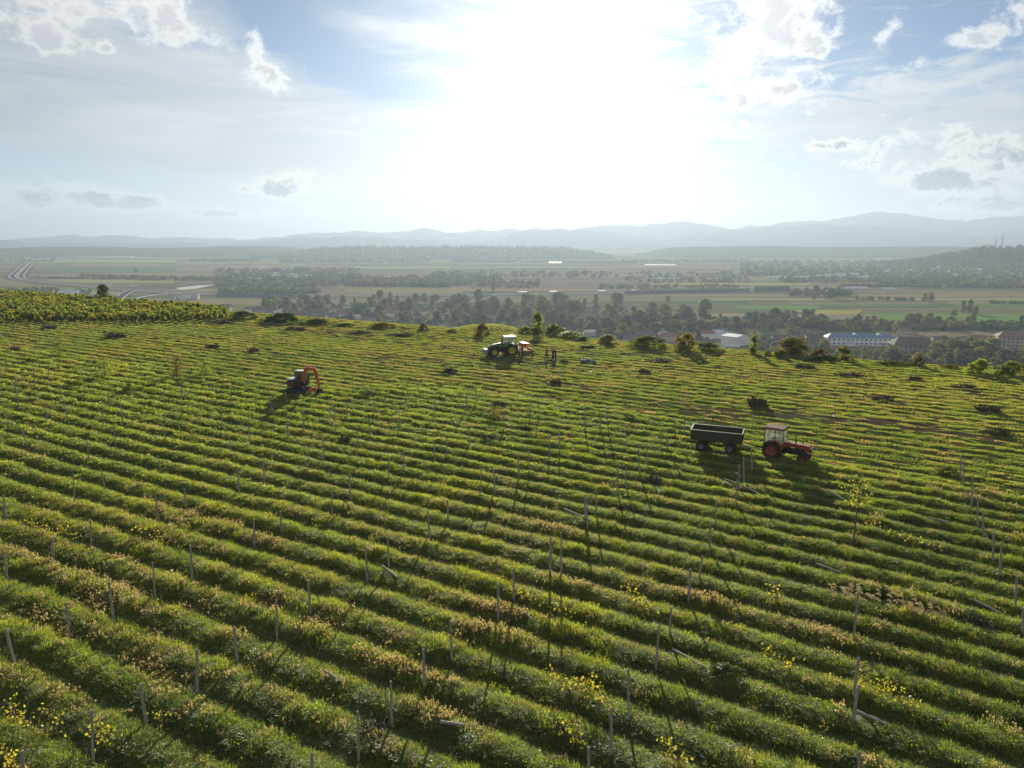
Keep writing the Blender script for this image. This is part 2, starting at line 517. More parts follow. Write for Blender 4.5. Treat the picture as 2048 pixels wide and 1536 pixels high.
# field soil and turf material
def field_material():
    m_, t, out = new_mat('vineyard_soil')
    p = t.n('ShaderNodeBsdfPrincipled')
    geo = t.n('ShaderNodeNewGeometry').outputs['Position']
    rid = t.n('ShaderNodeAttribute', attribute_name='crest').outputs['Fac']
    clr = t.n('ShaderNodeAttribute', attribute_name='cleared').outputs['Fac']
    bare = t.n('ShaderNodeAttribute', attribute_name='bare').outputs['Fac']
    n1 = t.noise(geo, 1.3, 6, 0.7); n2 = t.noise(geo, 7.0, 4, 0.7)
    mp = t.n('ShaderNodeMapping'); mp.inputs['Rotation'].default_value = (0, 0, -RZ_ROW); mp.inputs['Scale'].default_value = (0.10, 1.6, 1); t.l(geo, mp.inputs[0])
    n3 = t.noise(mp.outputs[0], 1.0, 5, 0.65)
    soil = t.mix(n2, (0.05, 0.037, 0.025), (0.135, 0.10, 0.066))
    turf = t.mix(n1, (0.035, 0.055, 0.014), (0.085, 0.105, 0.028))
    turf = t.mix(t.smooth(n2, 0.5, 0.72, 0, 0.7), turf, (0.15, 0.125, 0.05))
    g_ = t.m('ADD', t.m('ADD', t.m('MULTIPLY', rid, 0.55), t.m('MULTIPLY', n3, 0.75)), t.m('MULTIPLY', n1, 0.35))
    cover = t.smooth(t.m('SUBTRACT', g_, t.m('MULTIPLY', bare, 0.55)), 0.42, 0.70)
    t.l(t.mix(cover, soil, turf), p.inputs['Base Color'])
    p.inputs['Roughness'].default_value = 0.95
    p.inputs['Specular IOR Level'].default_value = 0.0
    bp = t.n('ShaderNodeBump'); bp.inputs['Strength'].default_value = 0.9; bp.inputs['Distance'].default_value = 0.08
    t.l(n2, bp.inputs['Height']); t.l(bp.outputs[0], p.inputs['Normal'])
    t.l(p.outputs[0], out.inputs[0])
    return m_
def bare_amount(X, Y):
    v = vco(X, Y)
    # churned soil: patches in the cleared part, tyre tracks along the rows near the far edge
    b = sstep(fbm(X * 0.05 + v * 0.0, v * 0.22, 31, 3), 0.52, 0.70) * 0.9
    b = b * sstep(v, 74, 90)
    for v0, ww, x0, x1 in ((121.5, 2.2, -70, 20), (113.5, 2.0, -40, 70), (127.5, 1.5, -60, 10), (117.0, .8, 10, 90)):
        b = np.maximum(b, np.exp(-((v - v0 + 2.5 * (fbm(X * .03, v * 0, 44, 2) - .5)) / ww) ** 2) * sstep(X, x0 - 8, x0 + 8) * sstep(x1 + 8 - X, 0, 16) * (0.55 + 0.6 * fbm(X * .12, Y * .12, 8, 2)))
    b = np.maximum(b, 0.9 * np.exp(-(((X - 2) / 16) ** 2 + ((v - 108) / 7) ** 2)))
    return np.clip(b, 0, 1)

def hill():
    v1 = np.arange(-14, 141, 0.27)
    v2 = 141 + np.cumsum(np.linspace(0.6, 14, 70))
    vs = np.concatenate([[-120, -60, -30, -20], v1, v2])
    x1 = np.arange(-132, 108, 0.55)
    g_ = np.cumsum(np.linspace(1.0, 26, 36))
    xs = np.concatenate([(-132 - g_)[::-1], x1, 108 + g_])
    Xg, Vg = np.meshgrid(xs, vs)
    Yg = y_of(Xg, Vg)
    rz, c, cl = ridge(Xg, Yg)
    Z = land(Xg, Yg) + rz
    V = np.stack([Xg, Yg, Z], -1).reshape(-1, 3)
    ny, nx = Xg.shape
    i = np.arange((ny - 1) * nx).reshape(ny - 1, nx)[:, :-1].ravel()
    F = np.stack([i, i + 1, i + nx + 1, i + nx], -1)
    me = np_mesh('hill', V, F, field_material())
    fattr(me, 'crest', c.ravel()); fattr(me, 'cleared', cl.ravel()); fattr(me, 'bare', bare_amount(Xg, Yg).ravel())
    return tag(link(bpy.data.objects.new('hill', me)), 'grassy hill field combed by diagonal vine rows', kind='structure')
hill()

# valley floor, one sheet to the horizon
def valley_material():
    m_, t, out = new_mat('valley_ground')
    p = t.n('ShaderNodeBsdfPrincipled')
    geo = t.n('ShaderNodeNewGeometry').outputs['Position']
    mp = t.n('ShaderNodeMapping'); mp.inputs['Rotation'].default_value = (0, 0, R(6)); mp.inputs['Scale'].default_value = (1 / 420, 1 / 120, 1); t.l(geo, mp.inputs[0])
    vo = t.n('ShaderNodeTexVoronoi'); vo.inputs['Scale'].default_value = 1.0; t.l(mp.outputs[0], vo.inputs['Vector'])
    h = t.n('ShaderNodeSeparateColor'); t.l(vo.outputs['Color'], h.inputs[0])
    c = t.ramp(h.outputs[0], [(0.0, (0.097, 0.121, 0.048)), (0.25, (0.242, 0.185, 0.113)), (0.45, (0.137, 0.161, 0.064)), (0.6, (0.306, 0.242, 0.153)), (0.8, (0.193, 0.193, 0.089)), (1.0, (0.089, 0.113, 0.048))])
    mp2 = t.n('ShaderNodeMapping'); mp2.inputs['Rotation'].default_value = (0, 0, R(4)); mp2.inputs['Scale'].default_value = (1 / 900, 1 / 35, 1); t.l(geo, mp2.inputs[0])
    c = t.mix(t.smooth(t.noise(mp2.outputs[0], 1.0, 4, 0.6), 0.4, 0.65, 0, 0.5), c, (0.06, 0.075, 0.03))
    c = t.mix(t.smooth(t.noise(geo, 0.02, 5, 0.7), 0.45, 0.7, 0, 0.35), c, (0.14, 0.11, 0.07))
    t.l(c, p.inputs['Base Color']); p.inputs['Roughness'].default_value = 1.0; p.inputs['Specular IOR Level'].default_value = 0.0
    t.l(p.outputs[0], out.inputs[0])
    return m_
def valley():
    mb = MB()
    xs = np.linspace(-9700, 9700, 25); ys = np.concatenate([[-180, 60, 250], np.linspace(500, 11400, 24)])
    Xg, Yg = np.meshgrid(xs, ys)
    V = np.stack([Xg, Yg, np.full_like(Xg, VALLEY)], -1).reshape(-1, 3)
    ny, nx = Xg.shape
    i = np.arange((ny - 1) * nx).reshape(ny - 1, nx)[:, :-1].ravel()
    me = np_mesh('valley_ground', V, np.stack([i, i + 1, i + nx + 1, i + nx], -1), valley_material())
    tag(link(bpy.data.objects.new('valley_ground', me)), 'flat valley farmland reaching to the mountains', kind='structure')
valley()

# ------------------------------------------------------------------ hills and mountains
mtn_mat = earth('mountain_forest', [(0.035, 0.05, 0.03), (0.06, 0.075, 0.04), (0.09, 0.09, 0.055)], 1 / 260, 6)
hill_mat = earth('wooded_hillside', [(0.03, 0.045, 0.022), (0.05, 0.065, 0.03), (0.08, 0.08, 0.04)], 1 / 70, 6)
def mountains(name, prof, Y0, depth_front, depth_back, rough, seed, mat, label, nx=300, ny=40):
    """a range whose crest stands at forward distance Y0; prof lists its crest"""
    jag = seed
    px = np.array([p[0] for p in prof], float); py = np.array([p[1] for p in prof], float)
    u = np.linspace(px[0], px[-1], nx)
    v = np.interp(u, px, py)
    if name == 'mountains': v = v - 8 * (fbm(u / 30.0, u * 0, jag, 4) - .5) - 4 * (fbm(u / 7.0, u * 0, jag + 5, 3) - .5)
    k = np.exp(-((np.arange(-4, 5)) / 0.8) ** 2); k /= k.sum()
    v = np.convolve(np.pad(v, 4, mode='edge'), k, 'valid')
    X, Z = [], []
    for a, b in zip(u, v):
        q = at_dist(a, b, Y0); X.append(q.x); Z.append(q.z)
    X, H = np.array(X), np.array(Z) - VALLEY
    t = np.concatenate([np.linspace(-1, 0, ny), np.linspace(0, 1, ny // 3)[1:]])
    P = []
    for tj in t:
        fr = 1 - abs(tj)
        Yj = Y0 + (tj * depth_front if tj < 0 else tj * depth_back)
        spur = 0.55 + 0.9 * fbm(X / (rough * 3.2) + tj * 0.8, X * 0 + tj * 3, seed, 4)
        e = fr ** (0.75 + 1.1 * (1.45 - spur)) if fr > 0 else 0
        hz = H * e * (1 - 0.25 * (1 - fr) * fr * 4 * (fbm(X / rough, X * 0 + tj * 6, seed + 3, 4)))
        hz = hz + rough * 0.05 * (fbm(X / rough * 6, X * 0 + tj * 30, seed + 9, 3) - 0.5) * min(1, fr * 4) * (0.6 if fr > 0.97 else 1)
        sc = Yj / Y0
        P.append(np.stack([X * ((0.35 + 0.65 * sc) if name == 'mountains' else 1.0), np.full_like(X, Yj), VALLEY - 1.5 + hz], -1))
    V = np.concatenate(P); n = len(t)
    i = np.arange((n - 1) * nx).reshape(n - 1, nx)[:, :-1].ravel()
    me = np_mesh(name, V, np.stack([i, i + 1, i + nx + 1, i + nx], -1), mat)
    return tag(link(bpy.data.objects.new(name, me)), label, kind='structure')
mountains('mountains', [(-260, 486), (-100, 480), (0, 483), (60, 476), (120, 469), (170, 474), (240, 470), (300, 474), (350, 476), (420, 475), (480, 479), (560, 473), (600, 468), (680, 466), (720, 463), (760, 467),
                        (800, 463), (850, 457), (860, 455), (890, 463), (950, 461), (1000, 459), (1050, 457), (1130, 461), (1210, 452), (1240, 447), (1280, 452), (1340, 444), (1365, 442), (1395, 447), (1430, 450),
                        (1450, 457), (1480, 455), (1500, 448), (1522, 455), (1560, 444), (1600, 441), (1640, 444), (1680, 438), (1710, 430), (1755, 423), (1790, 429), (1850, 431), (1890, 440), (1940, 443), (1980, 435),
                        (2048, 430), (2150, 440), (2320, 450)], 9700, 2400, 1300, 460, 5, mtn_mat, 'pale blue mountain range along the whole horizon', nx=420)
mountains('mountains', [(900, 492), (980, 478), (1030, 464), (1080, 459), (1150, 461), (1230, 464), (1270, 472), (1330, 474), (1400, 463), (1480, 462), (1560, 452), (1640, 449), (1720, 452), (1800, 455), (1880, 462),
                        (1960, 468), (2060, 462), (2200, 458), (2330, 470)], 8200, 1900, 1100, 350, 15, mtn_mat, 'second nearer line of hazy mountains at the right', nx=300)
mountains('mountains', [(-240, 488), (-60, 480), (60, 484), (180, 488), (300, 486), (440, 488), (520, 481), (600, 477), (680, 474), (760, 476), (840, 480), (940, 486), (1040, 492)], 7600, 1200, 1000, 300, 25, mtn_mat,
          'low hazy ridge in front of the mountains at the left', nx=260)
mountains('hills', [(450, 521), (520, 513), (580, 505), (640, 497), (700, 494), (820, 494), (960, 494), (1060, 495), (1130, 497), (1180, 504), (1220, 513), (1252, 520), (1290, 524)], 4300, 620, 700, 130, 35, hill_mat,
          'long flat-topped wooded ridge in the middle distance', nx=260)
mountains('hills', [(1225, 517), (1270, 511), (1310, 500), (1345, 494), (1420, 493), (1540, 491), (1640, 494), (1760, 493), (1900, 492), (2000, 496), (2120, 502)], 4800, 800, 700, 150, 45, hill_mat,
          'second flat wooded ridge right of the long one', nx=240)
mountains('hills', [(-160, 497), (0, 496), (90, 493), (200, 493), (300, 496), (400, 494), (480, 491), (560, 493), (640, 499), (720, 506)], 5000, 800, 700, 150, 55, hill_mat, 'low dark ridge below the left mountains', nx=220)
mountains('hills', [(1800, 530), (1828, 522), (1868, 514), (1905, 507), (1940, 500), (1965, 495), (1985, 493), (2003, 495), (2030, 495), (2070, 492), (2130, 490), (2220, 496), (2330, 510)], 2750, 420, 420, 60, 65, hill_mat,
          'green wooded hill with two masts at the right edge', nx=220, ny=50)

# ------------------------------------------------------------------ grass, weeds and seed heads: uncountable, one object for each kind of ground
def blades(n, h, spread, width, lean, seed, hvar=0.5, curl=0.5):
    r = np.random.default_rng(seed); vs = []; fs = []
    for _ in range(n):
        a = r.uniform(0, 2 * math.pi); d = spread * math.sqrt(r.uniform())
        bx, by = d * math.cos(a), d * math.sin(a)
        a2 = r.uniform(0, 2 * math.pi); L = h * (1 - hvar * r.uniform())
        ln = lean * L * r.uniform(0.2, 1.0); ox, oy = math.cos(a2) * ln, math.sin(a2) * ln
        px, py = -math.sin(a2 + r.normal(0, .6)) * width, math.cos(a2 + r.normal(0, .6)) * width
        o = len(vs)
        vs += [(bx - px, by - py, -0.04), (bx + px, by + py, -0.04), (bx + ox * .35 - px * .8, by + oy * .35 - py * .8, L * .6), (bx + ox * .35 + px * .8, by + oy * .35 + py * .8, L * .6), (bx + ox, by + oy, L * (1 - curl * .35 * r.uniform()))]
        fs += [(o, o + 1, o + 3, o + 2), (o + 2, o + 3, o + 4)]
    return vs, fs
def seedheads(n, h, spread, seed, head=0.16, wide=0.035):
    r = np.random.default_rng(seed); vs, fs = [], []
    for _ in range(n):
        a = r.uniform(0, 2 * math.pi); d = spread * math.sqrt(r.uniform()); bx, by = d * math.cos(a), d * math.sin(a)
        a2 = r.uniform(0, 2 * math.pi); L = h * r.uniform(.65, 1.0); ln = L * r.uniform(.05, .3); tx, ty = bx + math.cos(a2) * ln, by + math.sin(a2) * ln
        o = len(vs); wd = .006
        vs += [(bx - wd, by, -.04), (bx + wd, by, -.04), (tx + wd, ty, L), (tx - wd, ty, L)]; fs += [(o, o + 1, o + 2, o + 3)]
        for q in range(4):
            b = r.uniform(0, math.pi); cx, cy, cz = math.cos(b) * wide, math.sin(b) * wide, head * r.uniform(.35, .6)
            jx, jy, jz = r.normal(0, wide * .8), r.normal(0, wide * .8), r.uniform(-.6, .25) * head
            o = len(vs); vs += [(tx + jx - cx, ty + jy - cy, L + jz), (tx + jx, ty + jy, L + jz - cz), (tx + jx + cx, ty + jy + cy, L + jz), (tx + jx, ty + jy, L + jz + cz)]
            fs += [(o, o + 1, o + 2, o + 3)]
    return vs, fs
def leaves(n, h, spread, size, seed, hmin=0.05):
    r = np.random.default_rng(seed); vs, fs = [], []
    for _ in range(n):
        a = r.uniform(0, 2 * math.pi); d = spread * math.sqrt(r.uniform())
        c = Vector((d * math.cos(a), d * math.sin(a), r.uniform(hmin, h)))
        s = size * r.uniform(.6, 1.3)
        nrm = Vector((r.normal(), r.normal(), r.normal() + 1.0)).normalized()
        t = nrm.cross(Vector((r.normal(), r.normal(), r.normal()))).normalized(); q = nrm.cross(t)
        o = len(vs); vs += [c - t * s, c - q * s * .6, c + t * s, c + q * s * .6]; fs += [(o, o + 1, o + 2, o + 3)]
    return vs, fs
grass_mat = tinted('grass_blade')
grass_kinds = bpy.data.collections.new('grass_kinds')
def kind_obj(name, parts):
    mb = MB()
    for vs, fs in parts: mb.add(vs, fs)
    o = bpy.data.objects.new(name, mb.mesh(name, grass_mat)); grass_kinds.objects.link(o)
kind_obj('a_meadow_grass', [blades(95, .31, .36, .0075, .85, 1)])
kind_obj('b_arching_grass', [blades(75, .46, .30, .0075, .95, 2, .4, .9)])
kind_obj('c_short_grass', [blades(70, .15, .46, .011, .9, 3)])
kind_obj('d_seed_grass', [blades(20, .34, .24, .008, .7, 4), seedheads(15, .56, .30, 5, .15, .024)])
kind_obj('e_leafy_weed', [leaves(60, .26, .30, .045, 6), blades(14, .3, .28, .009, .7, 7)])
kind_obj('f_pale_heads', [blades(26, .30, .30, .010, .8, 8), seedheads(9, .50, .32, 9, .05, .024)])
kind_obj('g_far_turf', [blades(80, .20, .75, .024, 1.1, 10, .6)])
kind_obj('h_far_tall', [blades(70, .34, .60, .024, .8, 11, .5), leaves(20, .3, .5, .06, 12)])

def gn_scatter(name):
    ng = bpy.data.node_groups.new(name, 'GeometryNodeTree')
    ng.interface.new_socket('Geometry', in_out='INPUT', socket_type='NodeSocketGeometry')
    ng.interface.new_socket('Geometry', in_out='OUTPUT', socket_type='NodeSocketGeometry')
    N = ng.nodes.new; L = ng.links.new
    gi, go = N('NodeGroupInput'), N('NodeGroupOutput')
    ci = N('GeometryNodeCollectionInfo'); ci.inputs['Separate Children'].default_value = True; ci.inputs['Reset Children'].default_value = True
    ip = N('GeometryNodeInstanceOnPoints'); ip.inputs['Pick Instance'].default_value = True
    def na(n_, t_):
        x = N('GeometryNodeInputNamedAttribute'); x.data_type = t_; x.inputs['Name'].default_value = n_
        return [o_ for o_ in x.outputs if o_.enabled and o_.name == 'Attribute'][0]
    L(gi.outputs[0], ip.inputs['Points']); L(ci.outputs[0], ip.inputs['Instance'])
    L(na('pick', 'INT'), ip.inputs['Instance Index'])
    er = N('FunctionNodeEulerToRotation'); L(na('turn', 'FLOAT_VECTOR'), er.inputs[0]); L(er.outputs[0], ip.inputs['Rotation'])
    L(na('size', 'FLOAT_VECTOR'), ip.inputs['Scale'])
    L(ip.outputs[0], go.inputs[0])
    return ng, ci
def scatter(name, coll, P, pick, turn, size, tint, label):
    me = bpy.data.meshes.new(name)
    me.vertices.add(len(P)); me.vertices.foreach_set('co', np.ascontiguousarray(P, np.float32).ravel())
    fattr(me, 'pick', pick, 'INT'); fattr(me, 'turn', turn, 'FLOAT_VECTOR'); fattr(me, 'size', size, 'FLOAT_VECTOR'); fattr(me, 'tint', tint, 'FLOAT_COLOR')
    o = link(bpy.data.objects.new(name, me))
    ng, ci = gn_scatter(name + '_nodes'); ci.inputs[0].default_value = coll
    md = o.modifiers.new('scatter', 'NODES'); md.node_group = ng
    return tag(o, label, kind='stuff')

def lerp_col(a, b, t): return np.asarray(a)[None] * (1 - t)[:, None] + np.asarray(b)[None] * t[:, None]
DRY = [on(x, y) for x, y in ((40, 1105), (110, 1130), (190, 1155), (250, 1178), (330, 1012), (390, 1025), (450, 1045), (530, 1085), (60, 1230), (150, 1262), (190, 1200), (760, 1335), (810, 1345), (640, 1250),
                             (70, 900), (1390, 1195), (1160, 1170), (1090, 1050), (1650, 1260), (1950, 1000), (1990, 985), (900, 1440), (300, 1330), (330, 1360), (960, 1260), (1000, 1225))]
def wide_y(n, a, b, k):
    y = np.linspace(a, b, 600); c = np.cumsum(.8 * y + k); c = (c - c[0]) / (c[-1] - c[0])
    return np.interp(rng.uniform(size=n), c, y)
def tall_grass():
    N = 345000
    Y = np.where(rng.uniform(size=N) < .56, wide_y(N, 11.0, 62.0, 22), wide_y(N, 13.0, 128.0, 22)); X = rng.uniform(-1, 1, N) * (0.80 * Y + 22.0)
    rz, c, cl = ridge(X, Y); v = vco(X, Y)
    keep = rng.uniform(size=N) < (0.42 + 0.62 * c ** 1.2) * (1 - cl) * np.clip(1.25 - Y / 130, .6, 1)
    X, Y, rz, c, v = X[keep], Y[keep], rz[keep], c[keep], v[keep]; n = len(X)
    lush = fbm(X * .35, Y * .35, 61, 3); dryn = fbm((X * .86 - Y * .5) * .10, v * .42, 62, 3); big = fbm(X * .09, Y * .09, 63, 3)
    dry = sstep(dryn + .35 * (big - .5), .80, .98) * .45
    for q in DRY:
        du = (X - q.x) * .857 - (Y - q.y) * .515; dv = (X - q.x) * .515 + (Y - q.y) * .857
        dry = np.maximum(dry, .95 * np.exp(-(du / 1.6) ** 2 - (dv / .5) ** 2))
    dry = np.maximum(dry, (.02 + .05 * sstep(X, 2, -22)) * sstep(Y, 62, 34) * sstep(dryn, .45, .65) + .012)
    r_ = rng.uniform(size=n); far = sstep(Y, 42, 62)
    isdry = r_ < dry * .36
    pick = np.where(rng.uniform(size=n) < .5, 0, 1)
    pick = np.where(rng.uniform(size=n) < .07 + .12 * (lush < .40), 4, pick)
    pick = np.where((c < .35) & (rng.uniform(size=n) < .55), 2, pick)
    pick = np.where(rng.uniform(size=n) < .05, 5, pick)
    pick = np.where(isdry, 3, pick)
    pick = np.where(rng.uniform(size=n) < far * .75, 7, pick)
    t = rng.uniform(size=n)
    col = lerp_col((.10, .155, .020), (.22, .25, .036), np.clip(.55 * t + 1.1 * (big - .35) + .3 * (lush - .5), 0, 1))
    col = np.where((rng.uniform(size=n) < .10 + .16 * sstep(dryn, .45, .65))[:, None], lerp_col((.155, .15, .05), (.21, .185, .085), t), col)
    col = np.where((rng.uniform(size=n) < .10)[:, None], lerp_col((.04, .085, .022), (.05, .10, .02), t), col)
    col = np.where(isdry[:, None], lerp_col((.165, .138, .118), (.225, .195, .172), t), col)
    s = (0.44 + 0.22 * c + .55 * (lush - .5)) * rng.uniform(.75, 1.25, n) * np.where(isdry, .95, 1)
    tuss = sstep(fbm(X * .8, Y * .8, 71, 2), .55, .8)
    s = s * (.8 + .5 * tuss)
    wide = rng.uniform(.9, 1.2, n) * np.clip(Y / 55, .95, 1.35)
    P = np.stack([X, Y, land(X, Y) + rz - .02], -1)
    along = (pick == 7)
    turn = np.stack([rng.normal(0, .12, n), rng.normal(0, .12, n), np.where(along, RZ_ROW + math.pi * rng.integers(0, 2, n) + rng.normal(0, .12, n), rng.uniform(0, 6.283, n))], -1)
    scatter('tall_grass', grass_kinds, P, pick, turn, np.stack([wide * np.where(along, 1.25, 1), wide * np.where(along, .55, 1), s], -1), np.concatenate([col, np.ones((n, 1))], 1), 'uncut green grass and weeds growing on the ridged vine rows')
tall_grass()
def short_grass():
    N = 190000
    Y = wide_y(N, 50.0, 190.0, 22); X = rng.uniform(-1, 1, N) * (0.80 * Y + 22.0)
    X[:5000] = rng.normal(-6, 17, 5000); Y[:5000] = rng.normal(252, 20, 5000)
    knoll = np.arange(N) < 5000
    rz, c, cl = ridge(X, Y); v = vco(X, Y); bare = bare_amount(X, Y)
    strip = fbm((X * .86 - Y * .5) * .05, v * .9, 81, 3)
    keep = (rng.uniform(size=N) < (0.25 + .8 * c ** 1.4) * cl * (1 - .7 * bare) * (.55 + .6 * sstep(strip, .32, .6)) * np.where(knoll, 9, np.clip(1.3 - Y / 220, .5, 1))) & ((v < V_EDGE + 6) | knoll)
    X, Y, rz, c, v = X[keep], Y[keep], rz[keep], c[keep], v[keep]; n = len(X)
    big = fbm(X * .05, Y * .05, 83, 3); t = rng.uniform(size=n)
    col = lerp_col((.095, .145, .028), (.185, .215, .05), np.clip(.6 * t + 1.2 * (big - .35), 0, 1))
    col = np.where((rng.uniform(size=n) < .22)[:, None], lerp_col((.18, .15, .075), (.25, .20, .12), t), col)
    pick = np.where(rng.uniform(size=n) < .82, 6, 7)
    s = rng.uniform(.35, .75, n) * (.5 + .4 * c)
    wide = rng.uniform(.8, 1.15, n) * np.clip(Y / 90, .8, 1.3)
    P = np.stack([X, Y, land(X, Y) + rz - .02], -1)
    turn = np.stack([rng.normal(0, .08, n), rng.normal(0, .08, n), RZ_ROW + math.pi * rng.integers(0, 2, n) + rng.normal(0, .10, n)], -1)
    scatter('short_grass', grass_kinds, P, pick, turn, np.stack([wide * 1.5, wide * .45, s], -1), np.concatenate([col, np.ones((n, 1))], 1), 'short trampled grass striping the cleared part of the field')
short_grass()
# ------------------------------------------------------------------ paints and stuffs of the machines
M = {}
M['red'] = paint('faded_red_paint', (0.27, 0.062, 0.03), .65, 0, .6, (.10, .06, .035), spec=.3)
M['hood'] = paint('pinkish_red_paint', (0.34, 0.105, 0.07), .5, 0, .5, (.16, .10, .07))  # lighter, pinker red for the hood top plate
M['roofred'] = paint('rusty_roof_paint', (0.15, 0.06, 0.035), .8, 0, .6, (.09, .055, .035), spec=.2)
M['tyre'] = paint('tyre_rubber', (0.022, 0.021, 0.02), .85, 0, .55, (.085, .065, .045), 4)
M['redrim'] = paint('red_rim', (0.30, 0.05, 0.045), .55, 0, .5, (.12, .08, .055))
M['dark'] = paint('dark_iron', (0.03, 0.028, 0.026), .6, .3, .5, (.08, .055, .035))
M['green'] = paint('green_paint', (0.012, 0.075, 0.022), .35, 0, .25, (.09, .075, .05))
M['yellow'] = paint('yellow_rim', (0.50, 0.38, 0.03), .5, 0, .3, (.16, .11, .05))
M['white'] = paint('white_paint', (0.75, 0.75, 0.73), .4, 0, .15, (.3, .26, .2))
M['grey'] = paint('grey_steel', (0.25, 0.25, 0.25), .45, .4, .35)
M['orange'] = paint('orange_paint', (0.52, 0.095, 0.022), .6, 0, .25, (.14, .075, .04), spec=.25)
M['olive'] = paint('olive_board_paint', (0.058, 0.066, 0.032), .85, 0, .6, (.075, .055, .032), 3, .15)
M['rim_grey'] = paint('worn_grey_rim', (0.16, 0.15, 0.145), .6, .2, .5)
M['edge'] = paint('worn_bare_edge', (0.32, 0.28, 0.235), .5, .2, .4)
M['blue'] = paint('blue_grey_plastic', (0.20, 0.25, 0.36), .5, 0, .3)
M['lamp'] = paint('lamp_glass', (0.7, 0.68, 0.6), .15, 0, .05)
M['wood'] = bark('weathered_post', (0.17, 0.145, 0.115), (0.40, 0.36, 0.30), 9)
M['twig'] = bark('dry_twigs', (0.045, 0.03, 0.02), (0.13, 0.09, 0.06), 6)
M['trunk'] = bark('tree_bark', (0.05, 0.04, 0.03), (0.13, 0.105, 0.08), 5)
M['concrete'] = paint('pale_concrete', (0.48, 0.46, 0.43), .85, 0, .3, (.28, .25, .22), .4)
def glass_mat(name='cab_glass', tint=(.86, .92, .9), dusty=1.0):
    m_, t, out = new_mat(name)
    a = t.n('ShaderNodeBsdfTransparent'); a.inputs[0].default_value = (*tint, 1)
    g_ = t.n('ShaderNodeBsdfGlossy'); g_.inputs['Roughness'].default_value = .08
    d = t.n('ShaderNodeBsdfDiffuse'); d.inputs[0].default_value = (.6, .6, .52, 1)
    tl = t.n('ShaderNodeBsdfTranslucent'); tl.inputs[0].default_value = (.7, .68, .55, 1)
    dust = t.n('ShaderNodeMixShader'); dust.inputs[0].default_value = .6; t.l(d.outputs[0], dust.inputs[1]); t.l(tl.outputs[0], dust.inputs[2])
    m1 = t.n('ShaderNodeMixShader'); t.l(t.smooth(t.noise(t.n('ShaderNodeTexCoord').outputs['Object'], 3.0, 5, .6), .35, .75, .06 * dusty, .30 * dusty), m1.inputs[0])
    t.l(a.outputs[0], m1.inputs[1]); t.l(dust.outputs[0], m1.inputs[2])
    m2 = t.n('ShaderNodeMixShader'); m2.inputs[0].default_value = .12; t.l(m1.outputs[0], m2.inputs[1]); t.l(g_.outputs[0], m2.inputs[2])
    t.l(m2.outputs[0], out.inputs[0]); return m_
M['glass'] = glass_mat()
M['tinted_glass'] = glass_mat('tinted_cab_glass', (.30, .48, .42), .3)

def wheel(parent, c, r, wd, rim_r, rim_mat, side=1, lug=20, name='wheel'):
    """tyre with chevron lugs as the wheel, rim as its sub-part; side is the outward y direction"""
    mb = MB(); h = wd / 2
    mb.lathe([(rim_r, -h * .8), (r * .86, -h), (r * .955, -h * .8), (r * .965, 0), (r * .955, h * .8), (r * .86, h), (rim_r, h * .8), (rim_r, -h * .8)], (0, 0, 0), 'y', 36)
    for k in range(lug):
        for s in (-1, 1):
            a = 2 * math.pi * (k + (.25 if s > 0 else -.25)) / lug
            t = MB().box((0, s * h * .48, r * .955), (r * .085, h * .98, r * .09), rz=s * R(28))
            Mx = Matrix.Rotation(a, 4, 'Y')
            mb.add([Mx @ Vector(p) for p in t.v], t.f)
    o = build(name, mb, M['tyre'], parent); o.location = c
    d = MB().lathe([(0.001, side * h * .30), (rim_r * .30, side * h * .34), (rim_r * .32, side * h * .12), (rim_r * .55, side * h * .02), (rim_r * .82, side * h * .2), (rim_r * .93, side * h * .72), (rim_r * 1.01, side * h * .84), (rim_r * 1.01, -side * h * .84), (rim_r * .9, -side * h * .7), (0.001, -side * h * .5)], (0, 0, 0), 'y', 28)
    for k in range(6):
        a = 2 * math.pi * k / 6
        d.box((rim_r * .45 * math.cos(a), side * h * .14, rim_r * .45 * math.sin(a)), (.05, h * .2, .05))
    build('rim', d, rim_mat, o, smooth=False)
    return o
def pane(parent, pts, name='window_pane', th=.012, mat='glass'):
    a, b, c, d = [Vector(p) for p in pts]
    n = (b - a).cross(d - a).normalized() * th
    mb = MB().add([a, b, c, d, a + n, b + n, c + n, d + n], [(3, 2, 1, 0), (4, 5, 6, 7), (0, 1, 5, 4), (1, 2, 6, 5), (2, 3, 7, 6), (3, 0, 4, 7)])
    return build(name, mb, M[mat], parent)
def heading(a, b):
    d = b - a; return math.atan2(d.y, d.x)

